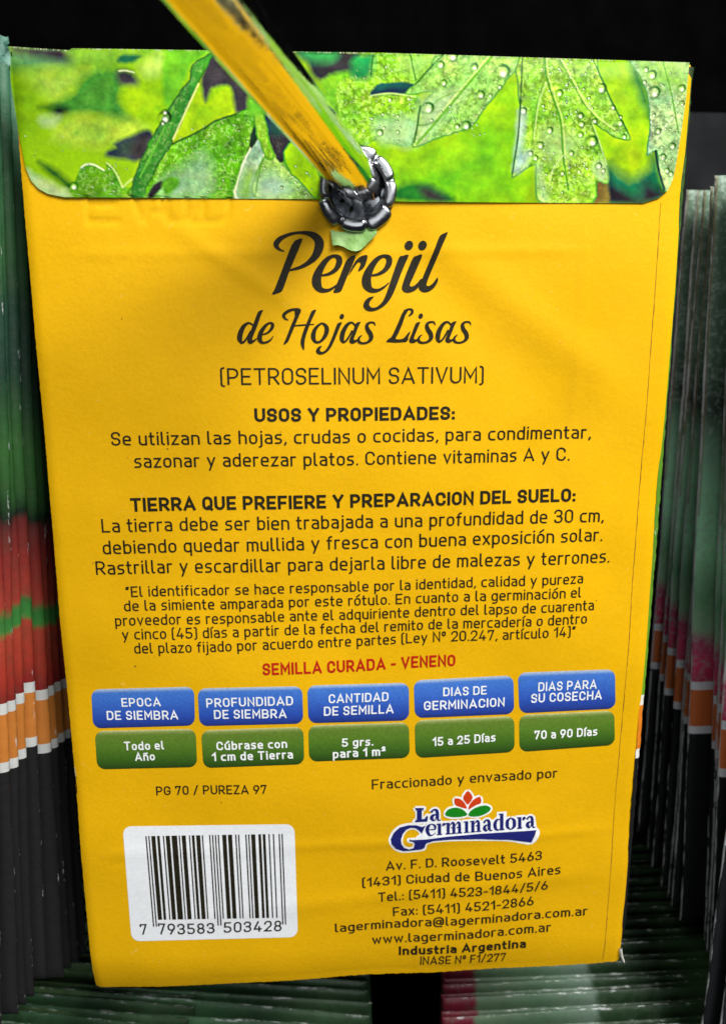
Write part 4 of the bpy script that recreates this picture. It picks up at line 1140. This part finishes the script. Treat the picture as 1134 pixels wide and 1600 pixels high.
def pouch_mesh(name, mat, t0=1.2, puff=0.35, seed=1, wob=0.16, low=0.0, high=0.0):
    rs = np.random.RandomState(seed); mb = MB()
    xs = [-38.5, -30, -20, -10, 0, 10, 20, 30, 38.5]
    zs_ = np.concatenate([[0, 0.25, 0.6, 1.2], np.linspace(2.5, H-2.5, 90), [H-1.2, H-0.6, H-0.25, H]])
    zs_ = H+high-(H-zs_)*(H+low+high)/H
    wl = np.cumsum(rs.uniform(-1, 1, len(zs_))*wob*0.5); wl -= np.linspace(wl[0], wl[-1], len(wl)); wl = np.clip(wl, -.5, .5)
    ph = rs.uniform(0, 6, 4)
    P = []
    for i, z in enumerate(zs_):
        e = min(1, math.sqrt(max(0.02, min(z+low, H+high-z)/1.2)))
        hf = lambda x: (t0/2+puff*(1-(x/40)**2)*math.sin(math.pi*min(max(z/H, .02), .98))**0.6)*e
        bend = 0.35*math.sin(z*0.05+ph[0])+0.15*math.sin(z*0.16+ph[1])
        row = []
        for x in xs: row.append((x, -hf(x)))
        for k in range(1, 8):
            a = -math.pi/2+math.pi*k/8; row.append((38.5+1.5*math.cos(a)+wl[i]*0.5+rs.uniform(-.05, .05), hf(38.5)*math.sin(a)))
        for x in xs[::-1]: row.append((x, hf(x)))
        for k in range(1, 8):
            a = math.pi/2+math.pi*k/8; row.append((-38.5+1.5*math.cos(a)+wl[-i-1]*0.5+rs.uniform(-.05, .05), hf(38.5)*math.sin(a)))
        row.append(row[0])
        P.append([(x, y+bend+0.12*math.sin(x*0.12+ph[2]+z*0.03), z) for x, y in row])
    mb.grid(P)
    n = len(P[0]); tot = len(P)
    mb.f.append(tuple(range(n-1))[::-1]); mb.f.append(tuple((tot-1)*n+i for i in range(n-1)))
    me = mb.mesh(name, mat)
    # back panel following the pouch's viewer side
    b2 = MB(); Q = []
    for i, z in enumerate(zs_[3:-3]):
        r = P[i+3][:9]; Q.append([(x*0.86, y-0.12, zz) for x, y, zz in r])
    b2.grid(Q)
    fl = MB(); Q = []
    for i in range(len(zs_)-14, len(zs_)):
        r = P[i][:9]; Q.append([(x, y-0.09-0.05*(i == len(zs_)-14), zz+0.06) for x, y, zz in r])
    fl.grid(Q)
    return me, b2.mesh(name+'_back', M_YEL2), fl.mesh(name+'_flap', mat)
MESH = {}
for kname, mt, t0 in (('tomato', M_TOM, 1.5), ('lettuce', M_LET, 1.25), ('green', M_LOW1, 1.3), ('beet', M_LOW2, 1.3)):
    MESH[kname] = [pouch_mesh('pouch_'+kname, mt, t0, 0.08 if kname in ('green', 'beet') else 0.3, 20+i*7+len(kname), low={'tomato': 5.0, 'lettuce': 4.0}.get(kname, 0.0), high=3.2 if kname == 'lettuce' else 0.0) for i in range(4)]
def hang(kind, i, edge_pt, up, side, label, group, top_ref, tilt=0.0, yaw=0.0):
    """side +1: its right edge is measured; -1: its left edge. edge_pt lies top_ref mm below the top."""
    up = up/np.linalg.norm(up)
    xd = np.array([math.cos(yaw), math.sin(yaw), 0.0]); xd = xd-up*np.dot(xd, up); xd /= np.linalg.norm(xd)
    yd = np.cross(up, xd)
    org = edge_pt - xd*40*side - up*(H-top_ref)
    e = empty('seed_packet')
    M_ = Matrix.Identity(4)
    for r in range(3):
        M_[r][0] = xd[r]; M_[r][1] = yd[r]; M_[r][2] = up[r]; M_[r][3] = org[r]*MM
    e.matrix_world = M_
    me = MESH[kind][i % 4]
    link('pouch', me[0], e)
    if kind in ('tomato', 'lettuce'): link('back_panel', me[1], e)
    else: link('top_flap', me[2], e)
    tag(e, label, 'seed packet', group)
    return e
ORD = ['first','second','third','fourth','fifth','sixth','seventh','eighth','ninth','tenth','eleventh','twelfth','thirteenth','fourteenth','fifteenth','sixteenth','seventeenth','eighteenth','nineteenth','twentieth',
       'twenty-first','twenty-second','twenty-third','twenty-fourth','twenty-fifth','twenty-sixth','twenty-seventh','twenty-eighth','twenty-ninth','thirtieth']
def dirpt(px, py, Y, slope, lean=0.0):
    a = at(px, py, Y=Y); b_ = at(px-slope*300, py-300, Y=Y+lean*28)
    d = b_-a; d /= np.linalg.norm(d)
    return a, d
LST = [(-9,1112,-3.4,.022),(14,1096,-1.2,.03),(25.5,1091,0.9,.032),(37.5,1082,3.0,.036),(53.5,1064,5.1,.040),(77.5,1074,7.2,.050),(85.5,1068,9.4,.058),(95,1064,11.6,.066),(104,1059,13.8,.074)]
for i, (x, y, Y, sl) in enumerate(LST):
    p, up = dirpt(x, y, Y, sl, 0.015)
    lab = 'tomato print packet edge, %s from the left border in the left stack' % ORD[i]
    if i == 0: lab = 'foremost tomato packet of the left stack, cut by the left border'
    if i == len(LST)-1: lab = 'rearmost tomato packet edge, directly beside the yellow packet outline'
    hang('tomato', i, p, up, 1, lab, 'tomato seed packets in the left stack', STR[0], yaw=math.radians((.5, .3, .8, .2, -.1, .4, .9, .3, .6)[i]))
lf = MB(); P = []; rs = np.random.RandomState(77)
c0 = at(9, 66, Y=-3.2)
for i in range(7):
    row = []
    for j in range(6):
        row.append(c0+np.array([-2.6+i*0.5+rs.uniform(-.22, .22), -0.5*math.sin(i*0.9+j*0.7)+rs.uniform(-.3, .3), 0.6-j*0.55+rs.uniform(-.22, .22)]))
    P.append(row)
lf.grid(P)
LEFT1 = [o for o in COL.objects if o.name.startswith('seed_packet') and 'second from the left border' in o.get('label', '')][0]
bpy.context.view_layer.update()
ac = Mat('crumpled_teal_paper', 0.5, 0.3); v = ac.obj()
ac.base(ac.mix(ac.rng(ac.noise(v, 700, 4), 0.35, 0.65, 0, 1), lin(52, 100, 84), lin(140, 180, 165)))
co = lf.build('crumpled_corner', ac.m); co.parent = LEFT1; co.matrix_parent_inverse = LEFT1.matrix_world.inverted()
RST = [(1021,973,47,-.075),(1036,992,42.5,-.075),(1042,1011,38.5,-.075),(1055,1030,33.5,-.07),(1069.5,1045,30,-.072),(1074,1052,27.5,-.07),(1077.5,1064,24.5,-.045),(1113,1086,20.5,-.04),(1120,1098,17.5,-.04),(1127,1126,12,-.05),(1143,1230,6,-.135),(1168,1260,3,-.135)]
for i, (x, y, Y, sl) in enumerate(RST):
    p, up = dirpt(x, y, Y, sl, 0.05)
    lab = 'dark grey-green packet edge, %s from the yellow packet in the right stack' % ORD[i]
    if i == 6: lab = 'right-stack packet showing the widest white and orange stripes'
    if i == 10: lab = 'black-bottomed seed packet with a long white scuffed edge slanting at lower right'
    if i == 11: lab = 'foremost packet of the right stack, its scuffed edge in the bottom right corner'
    hang('lettuce', i+1, p, up, -1, lab, 'lettuce seed packets in the right stack', STR[0])
rs = np.random.RandomState(31)
upv = np.array([0, 0.0, 1.0])
ZL = -85
for i in range(5):                                              # lower row, left: the short front set
    hang('green', i, np.array([-29+rs.uniform(-.5, .5), 11.4+i*2.15, ZL+rs.uniform(-.3, .3)]), upv+np.array([rs.uniform(-.01, .01), 0.04, 0]), 1,
         'dark green packet top, %s from the front of the short lower left set' % ORD[i], 'dark green packets in the lower left front set', 0, yaw=math.radians(-9.5+rs.uniform(-1, 1)))
yy = 11.9
for i in range(17):
    hang('green', i+1, np.array([2.5+rs.uniform(-.6, .6), yy, ZL+rs.uniform(-.4, .4)]), upv+np.array([rs.uniform(-.01, .01), 0.04, 0]), 1,
         'dark green packet top, %s from the front of the long lower left set' % ORD[i], 'dark green packets in the lower left back set', 0, yaw=math.radians(-8.5+rs.uniform(-1, 1)))
    yy += 2.1+rs.uniform(0, .9)
yy = 9.0
for i in range(28):
    hang('beet', i, np.array([13.7+rs.uniform(-.25, .25)+0.2*(yy-9), yy, ZL+rs.uniform(-.3, .3)]), upv+np.array([rs.uniform(-.006, .006), 0.03, 0]), -1,
         'packet top with magenta left end, %s from the front, lower right row' % ORD[i], 'beet seed packets in the lower right row', 0, yaw=math.radians(rs.uniform(-1.2, .4)))
    yy += 1.62+rs.uniform(0, .35)
